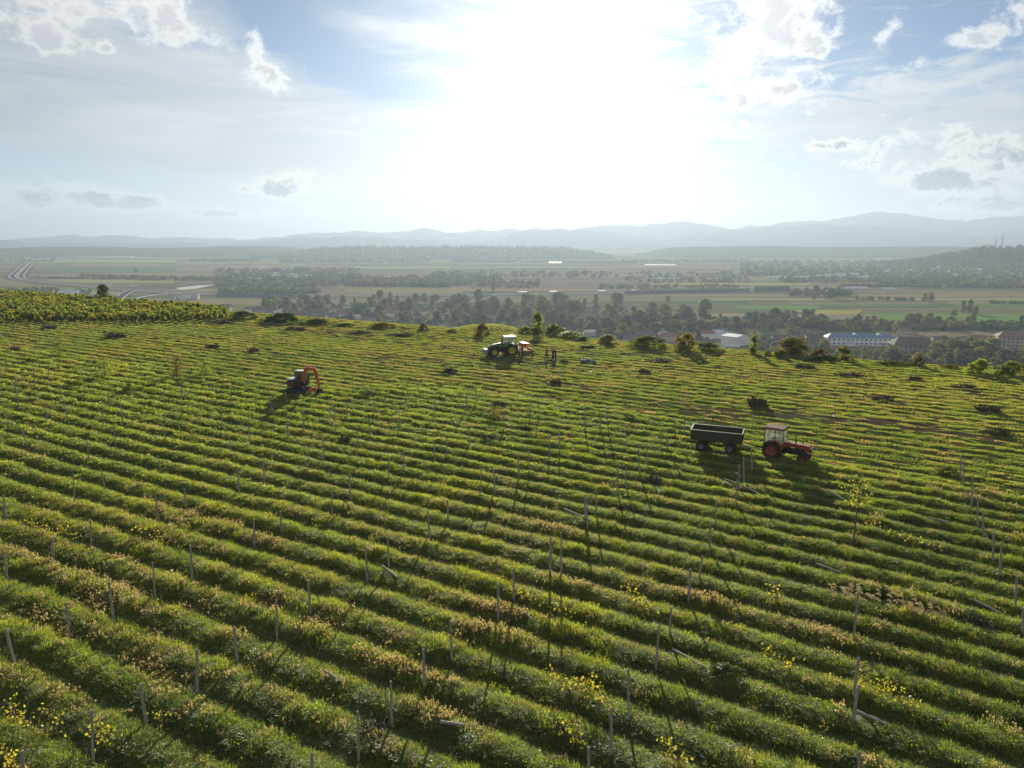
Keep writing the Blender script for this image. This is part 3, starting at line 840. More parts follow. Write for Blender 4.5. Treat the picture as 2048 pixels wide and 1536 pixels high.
# ------------------------------------------------------------------ the old red tractor
def red_tractor():
    a, b = at(1542, 917, 0.1), at(1606, 931, 0.1)
    rz = -R(36)
    # a is the near rear wheel: step half a track to the middle
    side = Vector((-math.sin(rz), math.cos(rz), 0)); o_ = a + side * 0.78
    t = thing('red_tractor', 'old faded red tractor with square cab hitched to the olive trailer', 'tractor', (o_.x, o_.y, gz(o_.x, o_.y) + .08), rz)
    for s in (-1, 1):
        wheel(t, (0, s * .78, .76), .77, .42, .43, M['redrim'], s, 20, 'rear_wheel')
        wheel(t, (2.42, s * .70, .40), .41, .22, .23, M['redrim'], s, 16, 'front_wheel')
        f = MB()
        n = 9
        pr = [(.86 * math.cos(R(8 + 150 * k / n)), .80 + .86 * math.sin(R(8 + 150 * k / n))) for k in range(n + 1)]
        f.prism(pr + [(x * .95, .80 + (z - .80) * .95) for x, z in reversed(pr)], s * .52, s * 1.0)
        build('fender', f, M['red'], t, bevel=.01)
    h = MB().prism([(.72, .98), (.72, 1.47), (2.5, 1.40), (2.86, 1.36), (2.93, 1.28), (2.93, .86), (2.5, .84), (2.5, 1.10), (1.15, 1.14)], -.30, .30)
    build('hood', h, M['red'], t, bevel=.03)
    build('hood_top', MB().prism([(.78, 1.474), (.78, 1.50), (2.5, 1.43), (2.84, 1.385), (2.84, 1.365), (2.5, 1.404)], -.25, .25), M['hood'], t, bevel=.01)
    e = MB().box((1.55, 0, .78), (1.9, .42, .52)).box((.35, 0, .72), (1.2, .55, .5)).box((1.9, -.26, .95), (.5, .12, .3)).box((1.3, .25, .9), (.35, .14, .3))
    for x in (1.15, 1.45, 1.75): e.bar((x, -.32, 1.0), (x, -.20, .70), .045)
    e.lathe([(.16, 0), (.16, .3), (.001, .3)], (1.1, -.42, .82), 'y', 14)
    build('engine', e, M['dark'], t)
    gmb = MB().box((2.945, 0, 1.06), (.03, .50, .38))
    for k in range(7): gmb.box((2.966, 0, .91 + k * .05), (.02, .46, .018))
    build('grille', gmb, M['roofred'], t)
    for s in (-1, 1): build('headlight', MB().lathe([(.001, .05), (.075, .04), (.085, 0), (.07, -.08), (.001, -.1)], (2.97, s * .21, 1.22), 'x', 16), M['lamp'], t, smooth=True)
    build('front_axle', MB().box((2.42, 0, .52), (.16, 1.2, .13)).bar((2.42, -.62, .55), (2.42, -.62, .34), .05).bar((2.42, .62, .55), (2.42, .62, .34), .05).box((2.55, 0, .66), (.75, .34, .2)), M['dark'], t)
    build('rear_axle', MB().bar((0, -.60, .76), (0, .60, .76), .15, 12), M['dark'], t)
    build('exhaust_pipe', MB().tube([(1.72, -.12, 1.38), (1.72, -.12, 1.62), (1.72, -.12, 2.02), (1.66, -.12, 2.10)], [.045, .06, .04, .04], 10), M['dark'], t, smooth=True)
    build('air_intake', MB().bar((2.2, .12, 1.38), (2.2, .12, 1.62), .035).lathe([(.001, .1), (.075, .08), (.08, 0), (.001, 0)], (2.2, .12, 1.60), 'z', 12), M['dark'], t)
    # cab: posts, lower panels, roof, panes
    c = MB()
    z0, z1 = 1.14, 2.50
    P = {k: Vector(v) for k, v in dict(rb=(-.70, -.66, z0), rt=(-.66, -.64, z1), mb=(.18, -.68, z0), mt=(.16, -.65, z1), fb=(.86, -.62, z0), ft=(.76, -.60, z1)).items()}
    for s in (1, -1):
        q = {k: Vector((v.x, v.y * s, v.z)) for k, v in P.items()}
        for k in 'rmf': c.bar(q[k + 'b'], q[k + 't'], .032, 6)
        for k in 'bt':
            c.bar(q['r' + k], q['f' + k], .03, 6)
    for k in ('rb', 'rt', 'fb', 'ft'): c.bar(P[k], Vector((P[k].x, -P[k].y, P[k].z)), .03, 6)
    cab = build('cab', c, M['red'], t)
    for s in (-1, 1): build('side_panel', MB().prism([(-.72, 1.12), (-.72, 1.32), (.15, 1.30), (.25, 1.12), (.84, 1.10), (.80, .72), (.55, .62), (.2, 1.0)], s * .66, s * .69), M['red'], cab)
    build('roof', MB().box((.05, 0, 2.58), (1.66, 1.50, .12), taper=(.94, .92)).box((.05, 0, 2.51), (1.70, 1.54, .025)), M['roofred'], cab, bevel=.025)
    for s in (1, -1):
        q = {k: Vector((v.x, v.y * s, v.z)) for k, v in P.items()}
        u = Vector((0, 0, .18))
        pane(cab, [q['rb'] + u, q['mb'] + u, q['mt'], q['rt']]); pane(cab, [q['mb'], q['fb'], q['ft'], q['mt']])
    pane(cab, [P['fb'] + Vector((0, 0, .36)), Vector((P['fb'].x, -P['fb'].y, P['fb'].z + .36)), Vector((P['ft'].x, -P['ft'].y, P['ft'].z)), P['ft']], 'windscreen')
    pane(cab, [P['rb'] + Vector((0, 0, .2)), Vector((P['rb'].x, -P['rb'].y, P['rb'].z + .2)), Vector((P['rt'].x, -P['rt'].y, P['rt'].z)), P['rt']], 'rear_window')
    build('seat', MB().box((-.15, 0, 1.10), (.45, .46, .12)).box((-.38, 0, 1.36), (.10, .44, .46), ry=-.15), M['dark'], t, bevel=.03)
    sw = MB()
    ring = [(.48 + .16 * math.cos(a_) * .5, .19 * math.sin(a_), 1.48 + .16 * math.cos(a_)) for a_ in np.linspace(0, 2 * math.pi, 17)]
    sw.tube(ring, .014, 6, False).bar((.48, 0, 1.48), (.66, 0, 1.2), .02)
    build('steering_wheel', sw, M['dark'], t)
    build('drawbar', MB().box((-.72, 0, .48), (.85, .10, .06)).bar((-.25, -.35, .7), (-.95, -.35, .42), .03).bar((-.25, .35, .7), (-.95, .35, .42), .03), M['dark'], t)
    return t
RT = red_tractor()

# ------------------------------------------------------------------ the olive tipping trailer behind it
def farm_trailer():
    rz = -R(22)
    p = at(1459, 908, .1); q = at(1402, 897, .1)
    side = Vector((-math.sin(rz), math.cos(rz), 0)); fw = Vector((math.cos(rz), math.sin(rz), 0))
    o_ = p + side * .82
    t = thing('farm_trailer', 'dark olive four-wheeled drop-side trailer coupled behind the old red tractor', 'trailer', (o_.x, o_.y, gz(o_.x, o_.y) + .08), rz)
    X0, X1, W, Z0, Z1 = -3.30, .95, 1.04, 1.00, 1.84
    build('chassis', MB().box(((X0 + X1) / 2, -.42, .86), (X1 - X0 - .3, .10, .16)).box(((X0 + X1) / 2, .42, .86), (X1 - X0 - .3, .10, .16)).box((-2.4, 0, .80), (.12, 1.5, .14)).box((0, 0, .80), (.12, 1.5, .14)).bar((-2.4, -.85, .43), (-2.4, .85, .43), .06).bar((0, -.85, .43), (0, .85, .43), .06)
          .box((-2.4, -.5, .62), (.7, .08, .06)).box((-2.4, .5, .62), (.7, .08, .06)).box((0, -.5, .62), (.7, .08, .06)).box((0, .5, .62), (.7, .08, .06)).lathe([(.001, .0), (.42, .0), (.42, .06), (.001, .06)], (0, 0, .70), 'z', 20), M['dark'], t)
    build('bed', MB().box(((X0 + X1) / 2, 0, Z0 - .03), (X1 - X0, 2 * W, .07)), M['olive'], t)
    for s in (-1, 1):
        sd = MB().box(((X0 + X1) / 2, s * W, (Z0 + Z1) / 2), (X1 - X0, .04, Z1 - Z0))
        for k in range(3): sd.box(((X0 + X1) / 2, s * (W + .03), Z0 + .14 + k * .28), (X1 - X0 - .02, .02, .10))
        for k in range(6): sd.box((X0 + .06 + k * (X1 - X0 - .12) / 5, s * (W + .045), (Z0 + Z1) / 2), (.06, .05, Z1 - Z0))
        so = build('side_board', sd, M['olive'], t, bevel=.006)
        build('top_rail', MB().box(((X0 + X1) / 2, s * W, Z1 + .02), (X1 - X0 + .04, .07, .035)), M['edge'], so)
    for x, nm in ((X0, 'tail_board'), (X1, 'front_board')):
        so = build(nm, MB().box((x, 0, (Z0 + Z1) / 2), (.04, 2 * W - .06, Z1 - Z0)).box((x + (.03 if x > 0 else -.03), 0, Z0 + .3), (.02, 2 * W - .2, .1)), M['olive'], t, bevel=.006)
        build('top_rail', MB().box((x, 0, Z1 + .022), (.07, 2 * W - .08, .035)), M['edge'], so)
    for x in (0, -2.4):
        for s in (-1, 1): wheel(t, (x, s * .84, .43), .44, .24, .25, M['rim_grey'], s, 18)
    build('tow_bar', MB().bar((.35, -.35, .62), (2.0, 0, .52), .045).bar((.35, .35, .62), (2.0, 0, .52), .045).bar((1.9, 0, .52), (2.35, 0, .50), .05), M['edge'], t)
    for s in (-1, 1): build('tail_light', MB().box((X0 - .04, s * .8, .9), (.04, .2, .1)), M['red'], t)
    return t, o_, rz
FT, FT_o, FT_rz = farm_trailer()

# ------------------------------------------------------------------ the big green tractor
def green_tractor():
    f, r_ = at(989.5, 712.5, 0.1), at(1023.5, 710.3, 0.1)
    rz = R(180 + 18)
    side = Vector((-math.sin(rz), math.cos(rz), 0))
    o_ = r_ - side * .95
    t = thing('green_tractor', 'big modern green tractor with white cab roof and yellow wheels near the far field edge', 'tractor', (o_.x, o_.y, gz(o_.x, o_.y) - .03), rz)
    for s in (-1, 1):
        wheel(t, (0, s * .95, .94), .95, .62, .58, M['yellow'], s, 22, 'rear_wheel')
        wheel(t, (2.85, s * .92, .70), .71, .50, .42, M['yellow'], s, 20, 'front_wheel')
        n = 9
        pr = [(1.05 * math.cos(R(20 + 140 * k / n)), .98 + 1.05 * math.sin(R(20 + 140 * k / n))) for k in range(n + 1)]
        build('fender', MB().prism(pr + [(x * .94, .98 + (z - .98) * .94) for x, z in reversed(pr)], s * .62, s * 1.26), M['green'], t, bevel=.015)
        pr = [(2.85 + .78 * math.cos(R(35 + 110 * k / 6)), .72 + .78 * math.sin(R(35 + 110 * k / 6))) for k in range(7)]
        build('front_mudguard', MB().prism(pr + [(2.85 + (x - 2.85) * .95, .72 + (z - .72) * .95) for x, z in reversed(pr)], s * .70, s * 1.16), M['dark'], t)
    build('hood', MB().prism([(1.05, 1.15), (1.05, 2.05), (1.8, 2.0), (2.9, 1.82), (3.45, 1.62), (3.62, 1.40), (3.62, .92), (3.2, .88), (2.6, 1.15)], -.42, .42), M['green'], t, bevel=.09)
    for s in (-1, 1): build('hood_stripe', MB().box((2.1, s * .432, 1.62), (1.7, .012, .055), ry=R(6)), M['yellow'], t)
    build('grille', MB().box((3.63, 0, 1.16), (.03, .55, .42)), M['dark'], t)
    for s in (-1, 1): build('side_grille', MB().box((2.3, s * .431, 1.38), (1.1, .012, .30)), M['dark'], t)
    for s in (-1, 1): build('headlight', MB().box((3.56, s * .26, 1.50), (.08, .18, .10), ry=R(-35)), M['lamp'], t, bevel=.01)
    build('engine_frame', MB().box((1.9, 0, .90), (3.2, .62, .55)).bar((2.85, -.75, .70), (2.85, .75, .70), .14, 12).bar((0, -.75, .94), (0, .75, .94), .22, 12).box((.2, 0, .95), (1.4, .8, .6)).box((1.0, -.6, .75), (1.0, .45, .5)).box((1.0, .6, .75), (1.0, .45, .5)), M['dark'], t)
    build('exhaust_pipe', MB().tube([(1.15, -.52, 1.5), (1.15, -.52, 2.3), (1.15, -.52, 2.85), (1.08, -.52, 2.98)], [.09, .09, .06, .06], 10), M['dark'], t, smooth=True)
    c = MB()
    z0, z1 = 1.45, 2.82
    P = {k: Vector(v) for k, v in dict(rb=(-.62, -.80, z0 + .25), rt=(-.72, -.76, z1), mb=(.12, -.82, z0), mt=(.05, -.78, z1), fb=(1.02, -.62, z0), ft=(.92, -.70, z1)).items()}
    for s in (1, -1):
        q = {k: Vector((v.x, v.y * s, v.z)) for k, v in P.items()}
        for k in 'rmf': c.bar(q[k + 'b'], q[k + 't'], .05, 6)
        c.bar(q['rt'], q['ft'], .04, 6); c.bar(q['rb'], q['mb'], .04, 6); c.bar(q['mb'], q['fb'], .04, 6)
    for k in ('rb', 'rt', 'fb', 'ft'): c.bar(P[k], Vector((P[k].x, -P[k].y, P[k].z)), .04, 6)
    c.box((.25, 0, 1.30), (1.5, 1.3, .32))
    cab = build('cab', c, M['green'], t)
    build('roof', MB().box((.1, 0, 2.97), (1.95, 1.72, .20), taper=(.86, .84)).box((.1, 0, 2.855), (2.0, 1.76, .04)), M['white'], cab, bevel=.05)
    for s in (1, -1):
        q = {k: Vector((v.x, v.y * s, v.z)) for k, v in P.items()}
        pane(cab, [q['rb'], q['mb'], q['mt'], q['rt']]); pane(cab, [q['mb'], q['fb'], q['ft'], q['mt']])
        build('mirror', MB().bar((.95, s * .75, 2.4), (1.05, s * 1.15, 2.42), .02).box((1.05, s * 1.18, 2.28), (.06, .16, .34)), M['dark'], cab)
    pane(cab, [P['fb'], Vector((P['fb'].x, -P['fb'].y, P['fb'].z)), Vector((P['ft'].x, -P['ft'].y, P['ft'].z)), P['ft']], 'windscreen')
    pane(cab, [P['rb'], Vector((P['rb'].x, -P['rb'].y, P['rb'].z)), Vector((P['rt'].x, -P['rt'].y, P['rt'].z)), P['rt']], 'rear_window')
    build('seat', MB().box((-.05, 0, 1.55), (.5, .5, .15)).box((-.30, 0, 1.9), (.12, .48, .65), ry=-.12), M['dark'], t, bevel=.04)
    sw = MB(); ring = [(.58 + .09 * math.cos(a_), .20 * math.sin(a_), 1.98 + .18 * math.cos(a_)) for a_ in np.linspace(0, 2 * math.pi, 17)]
    sw.tube(ring, .016, 6, False).bar((.58, 0, 1.98), (.80, 0, 1.5), .03); build('steering_wheel', sw, M['dark'], t)
    build('step', MB().box((.75, -.92, .55), (.4, .25, .03)).box((.75, -.92, .85), (.4, .25, .03)).box((.75, -.92, 1.15), (.4, .25, .03)).box((.54, -.92, .85), (.02, .22, .65)).box((.96, -.92, .85), (.02, .22, .65)), M['dark'], t)
    fw = MB().box((4.05, 0, .88), (.6, 1.5, .5), taper=(.8, .95)).bar((3.5, -.3, .85), (3.9, -.3, .85), .05).bar((3.5, .3, .85), (3.9, .3, .85), .05)
    w_ = build('front_weight', fw, M['blue'], t, bevel=.06)
    build('weight_cover', MB().box((4.02, 0, 1.155), (.50, 1.42, .05)), M['white'], w_, bevel=.015)
    build('linkage', MB().bar((-.4, -.35, .9), (-1.35, -.42, .65), .05).bar((-.4, .35, .9), (-1.35, .42, .65), .05).bar((-.4, 0, 1.3), (-1.35, 0, 1.2), .04), M['dark'], t)
    return t, o_, rz
GT, GT_o, GT_rz = green_tractor()

def planting_machine():
    fw = Vector((math.cos(GT_rz), math.sin(GT_rz), 0))
    o_ = GT_o - fw * 2.2
    t = thing('planting_implement', 'orange red steel implement frame mounted behind the big green tractor', 'implement', (o_.x, o_.y, gz(o_.x, o_.y)), GT_rz)
    f = MB()
    for y in (-1.0, 0, 1.0):
        f.box((.55, y, .85), (.10, .10, 1.5)).box((-.35, y, .62), (1.9, .09, .10)).bar((.5, y, 1.55), (-1.1, y, .7), .04)
    for z in (.55, 1.0, 1.55): f.box((.55, 0, z), (.11, 2.3, .11))
    f.box((-1.2, 0, .62), (.11, 2.3, .11)).box((-.4, 0, .62), (.10, 2.3, .10))
    build('frame', f, M['orange'], t)
    build('hopper', MB().prism([(.35, 1.50), (.35, 1.82), (-.72, 1.82), (-.72, 1.70), (-.15, 1.36), (.15, 1.36)], -1.15, 1.15), M['orange'], t, bevel=.02)
    build('hopper_lid', MB().box((-.15, 0, 1.86), (.30, 2.3, .06), ry=R(4)), M['edge'], t, bevel=.01)
    for y in (-.75, .75):
        build('coulter', MB().bar((-.35, y, .62), (-.6, y, .12), .045).lathe([(.001, -.012), (.26, -.004), (.26, .004), (.001, .012)], (-.65, y, .24), 'y', 20), M['grey'], t)
        build('press_wheel', MB().lathe([(.12, -.07), (.30, -.08), (.33, 0), (.30, .08), (.12, .07), (.12, -.07)], (-1.45, y, .32), 'y', 22).bar((-1.2, y, .62), (-1.45, y, .32), .03), M['dark'], t)
    for y in (-.5, .5): build('operator_seat', MB().box((-1.35, y, .85), (.38, .36, .07)).box((-1.53, y, 1.05), (.05, .34, .35)).bar((-1.2, y, .65), (-1.35, y, .85), .03), M['red'], t, bevel=.01)
    return t
planting_machine()

# ------------------------------------------------------------------ the small orange excavator
def excavator():
    p = at(598, 784, .15)
    rz = R(-12)
    t = thing('excavator', 'small orange crawler excavator with arched arm digging out vines beside the posts', 'excavator', (p.x, p.y, gz(p.x, p.y) - .05), rz)
    def belt(y):
        mb = MB(); w_ = .38; L, r_ = .95, .30
        prof = [(L + r_ * math.sin(a), r_ - r_ * math.cos(a)) for a in np.linspace(0, math.pi, 9)] + [(-L - r_ * math.sin(a), r_ + r_ * math.cos(a)) for a in np.linspace(0, math.pi, 9)]
        mb.prism(prof, y - w_ / 2, y + w_ / 2)
        tot = []
        for k in range(len(prof)):
            a, b = Vector((prof[k][0], prof[k][1])), Vector((prof[(k + 1) % len(prof)][0], prof[(k + 1) % len(prof)][1]))
            n = max(1, int((b - a).length / .14))
            for j in range(n):
                c = a + (b - a) * ((j + .5) / n); d = (b - a).normalized()
                mb.box((c.x, y, c.y), (.06, w_ * 1.02, .05), ry=-math.atan2(d.y, d.x))
        return mb
    for y in (-.72, .72):
        tr = build('track', belt(y), M['tyre'], t)
        for x in (-.95, .95): build('sprocket', MB().lathe([(.001, -.02), (.20, -.02), (.22, 0), (.20, .02), (.001, .02)], (x, y + (.2 if y > 0 else -.2), .30), 'y', 18), M['dark'], tr)
        for x in (-.5, 0, .5): build('roller', MB().lathe([(.001, -.015), (.09, -.015), (.09, .015), (.001, .015)], (x, y + (.2 if y > 0 else -.2), .12), 'y', 12), M['dark'], tr)
    build('undercarriage', MB().box((0, 0, .42), (1.3, 1.1, .28)).lathe([(.001, 0), (.5, 0), (.5, .16), (.001, .16)], (0, 0, .55), 'z', 24), M['dark'], t)
    bl = MB().box((1.75, 0, .38), (.08, 1.85, .38), ry=R(-8)).box((1.80, 0, .20), (.12, 1.85, .06)).bar((.5, -.5, .4), (1.72, -.5, .36), .06).bar((.5, .5, .4), (1.72, .5, .36), .06)
    build('blade', bl, M['orange'], t, bevel=.01)
    n = 10
    out = [(-.25 - 1.15 * math.cos(a), .88 * math.sin(a)) for a in np.linspace(-math.pi / 2, math.pi / 2, n)]
    prof = [(.9, -.88)] + out[:1] + out[1:] + [(.9, .88)]
    body = MB(); vs = [(x, y, .74) for x, y in prof] + [(x, y, 1.42 if x > -.2 else 1.62) for x, y in prof]; m_ = len(prof)
    body.add(vs, [tuple(range(m_))[::-1], tuple(range(m_, 2 * m_))] + [(k, (k + 1) % m_, m_ + (k + 1) % m_, m_ + k) for k in range(m_)])
    bd = build('engine_body', body, M['dark'], t, bevel=.05)
    build('engine_cover', MB().box((-.75, -.05, 1.68), (.85, 1.3, .16), taper=(.85, .85)), M['white'], bd, bevel=.05)  # white colour here stands in for a glint on the cover
    build('side_door', MB().box((-.45, -.90, 1.12), (.75, .03, .55)), M['roofred'], bd, bevel=.01)
    build('exhaust_pipe', MB().tube([(-.95, .35, 1.7), (-.95, .35, 1.98), (-1.02, .35, 2.04)], .05, 8), M['dark'], bd, smooth=True)
    c = MB(); y0, y1 = .02, .86; z0, z1 = 1.42, 2.52
    Q = {'rb': (-.45, z0), 'rt': (-.40, z1), 'fb': (.95, z0 - .5), 'fm': (.98, 1.95), 'ft': (.62, z1)}
    for y in (y0, y1):
        c.bar((Q['rb'][0], y, Q['rb'][1]), (Q['rt'][0], y, Q['rt'][1]), .04, 6).bar((Q['fb'][0], y, Q['fb'][1]), (Q['fm'][0], y, Q['fm'][1]), .04, 6).bar((Q['fm'][0], y, Q['fm'][1]), (Q['ft'][0], y, Q['ft'][1]), .04, 6)
        c.bar((Q['rt'][0], y, z1), (Q['ft'][0], y, z1), .04, 6).bar((Q['rb'][0], y, z0), (.95, y, z0 - .48), .04, 6).bar((.32, y, z0 - .2), (.30, y, z1), .03, 6)
    for k in ('rb', 'rt', 'fb', 'fm', 'ft'): c.bar((Q[k][0], y0, Q[k][1]), (Q[k][0], y1, Q[k][1]), .035, 6)
    cab = build('cab', c, M['dark'], t)
    build('roof', MB().box((.12, (y0 + y1) / 2, z1 + .05), (1.12, .92, .08), taper=(.92, .9)), M['white'], cab, bevel=.02)
    for y in (y0, y1): pane(cab, [(Q['rb'][0], y, z0), (.31, y, z0 - .2), (.30, y, z1), (Q['rt'][0], y, z1)], mat='tinted_glass'); pane(cab, [(.33, y, z0 - .2), (.95, y, z0 - .45), (.97, y, 1.95), (.32, y, 2.4)], mat='tinted_glass')
    pane(cab, [(.97, y0, 1.0), (.97, y1, 1.0), (.99, y1, 1.95), (.99, y0, 1.95)], 'windscreen', mat='tinted_glass'); pane(cab, [(-.46, y0, z0), (-.46, y1, z0), (-.41, y1, z1), (-.41, y0, z1)], 'rear_window', mat='tinted_glass')
    build('seat', MB().box((.0, .44, 1.35), (.45, .45, .14)).box((-.22, .44, 1.65), (.1, .42, .5)), M['dark'], t, bevel=.03)
    # boom, stick and bucket in the x-z plane, on the near side of the cab
    yb = -.30
    def plate(pts, w0):
        pts = [Vector((x, z)) for x, z, _ in pts]; ths = w0
        up, dn = [], []
        for k, p_ in enumerate(pts):
            a = pts[max(0, k - 1)]; b = pts[min(len(pts) - 1, k + 1)]; d = (b - a).normalized(); nn = Vector((-d.y, d.x)) * ths[k]
            up.append(p_ + nn); dn.append(p_ - nn)
        return [(q.x, q.y) for q in up] + [(q.x, q.y) for q in reversed(dn)]
    boom = [(.75, 1.15, 0), (.85, 1.75, 0), (1.02, 2.45, 0), (1.28, 2.92, 0), (1.62, 3.05, 0), (2.30, 2.92, 0)]
    bo = build('boom', MB().prism(plate(boom, [.16, .19, .22, .20, .15, .12]), yb - .12, yb + .12), M['orange'], t, bevel=.03)
    build('boom_cylinder', MB().bar((.98, yb - .17, 1.10), (1.30, yb - .17, 2.0), .055).bar((1.30, yb - .17, 2.0), (1.32, yb - .17, 2.75), .03).bar((1.2, yb, 3.16), (1.75, yb, 3.3), .05).bar((1.75, yb, 3.3), (2.25, yb, 3.22), .03), M['grey'], bo)
    stick = [(2.18, 3.14, 0), (2.36, 2.88, 0), (2.52, 2.2, 0), (2.72, 1.35, 0), (2.86, .72, 0)]
    st = build('stick', MB().prism(plate(stick, [.10, .17, .15, .11, .08]), yb - .10, yb + .10), M['orange'], t, bevel=.02)
    build('bucket_cylinder', MB().bar((2.62, yb, 2.75), (2.80, yb, 1.95), .05).bar((2.80, yb, 1.95), (3.0, yb, 1.05), .028).bar((3.0, yb, 1.05), (2.84, yb, .88), .03).bar((3.0, yb, 1.05), (2.98, yb, .62), .03), M['edge'], st)
    bp = [(2.78, .72), (3.02, .66), (3.06, .40), (2.94, .14), (2.66, .05), (2.42, .14)]
    bk = MB().prism(bp + [(2.46, .19), (2.66, .11), (2.90, .19), (3.0, .40), (2.97, .61), (2.80, .66)], yb - .32, yb + .32).prism(bp, yb - .34, yb - .315).prism(bp, yb + .315, yb + .34)
    for k in range(5): bk.box((2.36, yb - .28 + k * .14, .165), (.16, .05, .04), ry=R(18))
    build('bucket', bk, M['dark'], t)
    return t
excavator()
# ------------------------------------------------------------------ people
def cloth(name, col):
    return paint(name, col, .9, 0, .2, (col[0] * .5, col[1] * .5, col[2] * .5), 9, .2)
M['skin'] = paint('skin', (.42, .24, .16), .6, 0, .05)
M['hair'] = paint('hair', (.03, .022, .016), .8, 0, .05)
def skinned(name, chains, mat, parent, level=1):
    """chains: lists of (point, radius); chains share a vertex where their points coincide; one continuous skin"""
    vs, rs, es, ix = [], [], [], {}
    def vid(p, r):
        k = tuple(round(c, 4) for c in p)
        if k not in ix:
            ix[k] = len(vs); vs.append(p); rs.append(r if hasattr(r, '__len__') else (r, r))
        return ix[k]
    for ch in chains:
        ids = [vid(p, r) for p, r in ch]
        es += list(zip(ids[:-1], ids[1:]))
    me = bpy.data.meshes.new(name); me.from_pydata(vs, es, []); me.update()
    o = link(bpy.data.objects.new(name, me))
    sk = o.modifiers.new('skin', 'SKIN'); sk.use_smooth_shade = True
    if not me.skin_vertices: 
        bpy.context.view_layer.objects.active = o
        bm = bmesh.new(); bm.from_mesh(me); bm.verts.layers.skin.verify(); bm.to_mesh(me); bm.free()
    for k, r in enumerate(rs): me.skin_vertices[0].data[k].radius = r
    me.skin_vertices[0].data[0].use_root = True
    ss = o.modifiers.new('sub', 'SUBSURF'); ss.levels = level; ss.render_levels = level
    bpy.context.view_layer.update()
    dg = bpy.context.evaluated_depsgraph_get()
    m2 = bpy.data.meshes.new_from_object(o.evaluated_get(dg))
    o.modifiers.clear(); o.data = m2; m2.name = name
    m2.materials.clear(); m2.materials.append(mat)
    m2.polygons.foreach_set('use_smooth', [True] * len(m2.polygons))
    o.parent = parent
    return o
def person(label, loc, rz, jacket, trousers, hat=None, lean=0.0, stride=.12, arms=((.16, .10, .78), (.16, -.02, .78)), seated=False, kid=1.0):
    """x forward; arms: where the two hands are (forward, out, height)"""
    t = thing('person', label, 'person', loc, rz, 'people working in the field')
    t.scale = (1.15, 1.18, 1.04)
    H = .94
    def L(x, y, z):                   # upper body leans about the hips
        d = z - H; return (x + math.sin(lean) * d, y, H + math.cos(lean) * d)
    pel = (0, 0, H); ch1 = L(0, 0, 1.15); ch2 = L(.01, 0, 1.36); nk = L(.02, 0, 1.49); hd0 = L(.035, 0, 1.56); hd = L(.05, 0, 1.64); ht_ = L(.03, 0, 1.72)
    body = [[(pel, (.15, .11)), (ch1, (.14, .10)), (ch2, (.16, .11)), (nk, .06), (hd0, (.072, .08)), (hd, (.082, .098)), (ht_, (.06, .075))]]
    coat = [[(pel, (.175, .135)), (ch1, (.165, .125)), (ch2, (.185, .13)), (L(.015, 0, 1.45), (.09, .08))]]
    tr = [[(pel, (.165, .125)), (L(0, 0, 1.02), (.16, .12))]]
    hands = []
    for s, (hx, hy, hz_) in zip((-1, 1), arms):
        sh = L(.0, s * .19, 1.42); wr = Vector(L(hx, s * (.26 + hy), hz_)) if not seated else Vector((hx, s * .18, hz_)); shv = Vector(sh); mid = (shv + wr) / 2 + Vector((-.07, s * .05, -.03))
        body.append([(ch2, (.16, .11)), (sh, .065), (tuple(mid), .045), (tuple(wr), .032)])
        coat.append([(ch2, (.185, .13)), (sh, .085), (tuple(mid), .065), (tuple(mid + (wr - mid) * .88), .052)])
        d = (wr - mid).normalized(); q = d.cross(Vector((0, 1, 0))).normalized()
        pm = wr + d * .08
        body.append([(tuple(wr), .032), (tuple(pm), (.042, .02))])
        for k, (ln, off) in enumerate(((.065, -.030), (.078, -.010), (.072, .010), (.055, .030))):
            r0 = pm + q * off + d * .012; body.append([(tuple(pm), (.042, .02)), (tuple(r0), .010), (tuple(r0 + d * ln * .55), .009), (tuple(r0 + d * ln * .9 + Vector((0, -s * .02, 0))), .008)])
        th = wr + d * .035 - q * .03; body.append([(tuple(wr), .032), (tuple(th), .012), (tuple(th + d * .045 - q * .02), .010)])
        fx = stride * s
        if seated: hip, kn, an, to = (0.02, s * .10, H - .05), (.45, s * .14, H - .05), (.48, s * .14, H - .46), (.60, s * .15, H - .52)
        else: hip, kn, an, to = (0, s * .09, H - .06), (fx * .6 + .03, s * .115, .50), (fx, s * .13, .09), (fx + .17, s * .15, .035)
        body.append([(pel, (.15, .11)), (hip, .095), (kn, .062), (an, .042), (to, .035)])
        tr.append([(pel, (.165, .125)), (hip, .115), (kn, .085), (tuple(Vector(kn) + (Vector(an) - Vector(kn)) * .92), .07)])
        build('boot', MB().box((an[0] + .06, an[1], an[2] - .04), (.28, .11, .10), taper=(.8, .8)), M['dark'], t, bevel=.02)
    skinned('body', body, M['skin'], t)
    skinned('jacket', coat, jacket, t); skinned('trousers', tr, trousers, t)
    face = MB()
    hv = Vector(hd)
    for s in (-1, 1): build('eye', MB().lathe([(.001, -.012), (.012, 0), (.001, .012)], (hv.x + .088, s * .032, hv.z + .01), 'x', 8), M['hair'], t)
    build('mouth', face.box((hv.x + .085, 0, hv.z - .055), (.012, .045, .010)), M['hair'], t)
    build('nose', MB().box((hv.x + .098, 0, hv.z - .018), (.03, .022, .04), taper=(.4, .5)), M['skin'], t, bevel=.004)
    for s in (-1, 1): build('ear', MB().lathe([(.001, -.008), (.026, 0), (.001, .008)], (hv.x - .01, s * .088, hv.z - .01), 'y', 10), M['skin'], t, smooth=True)
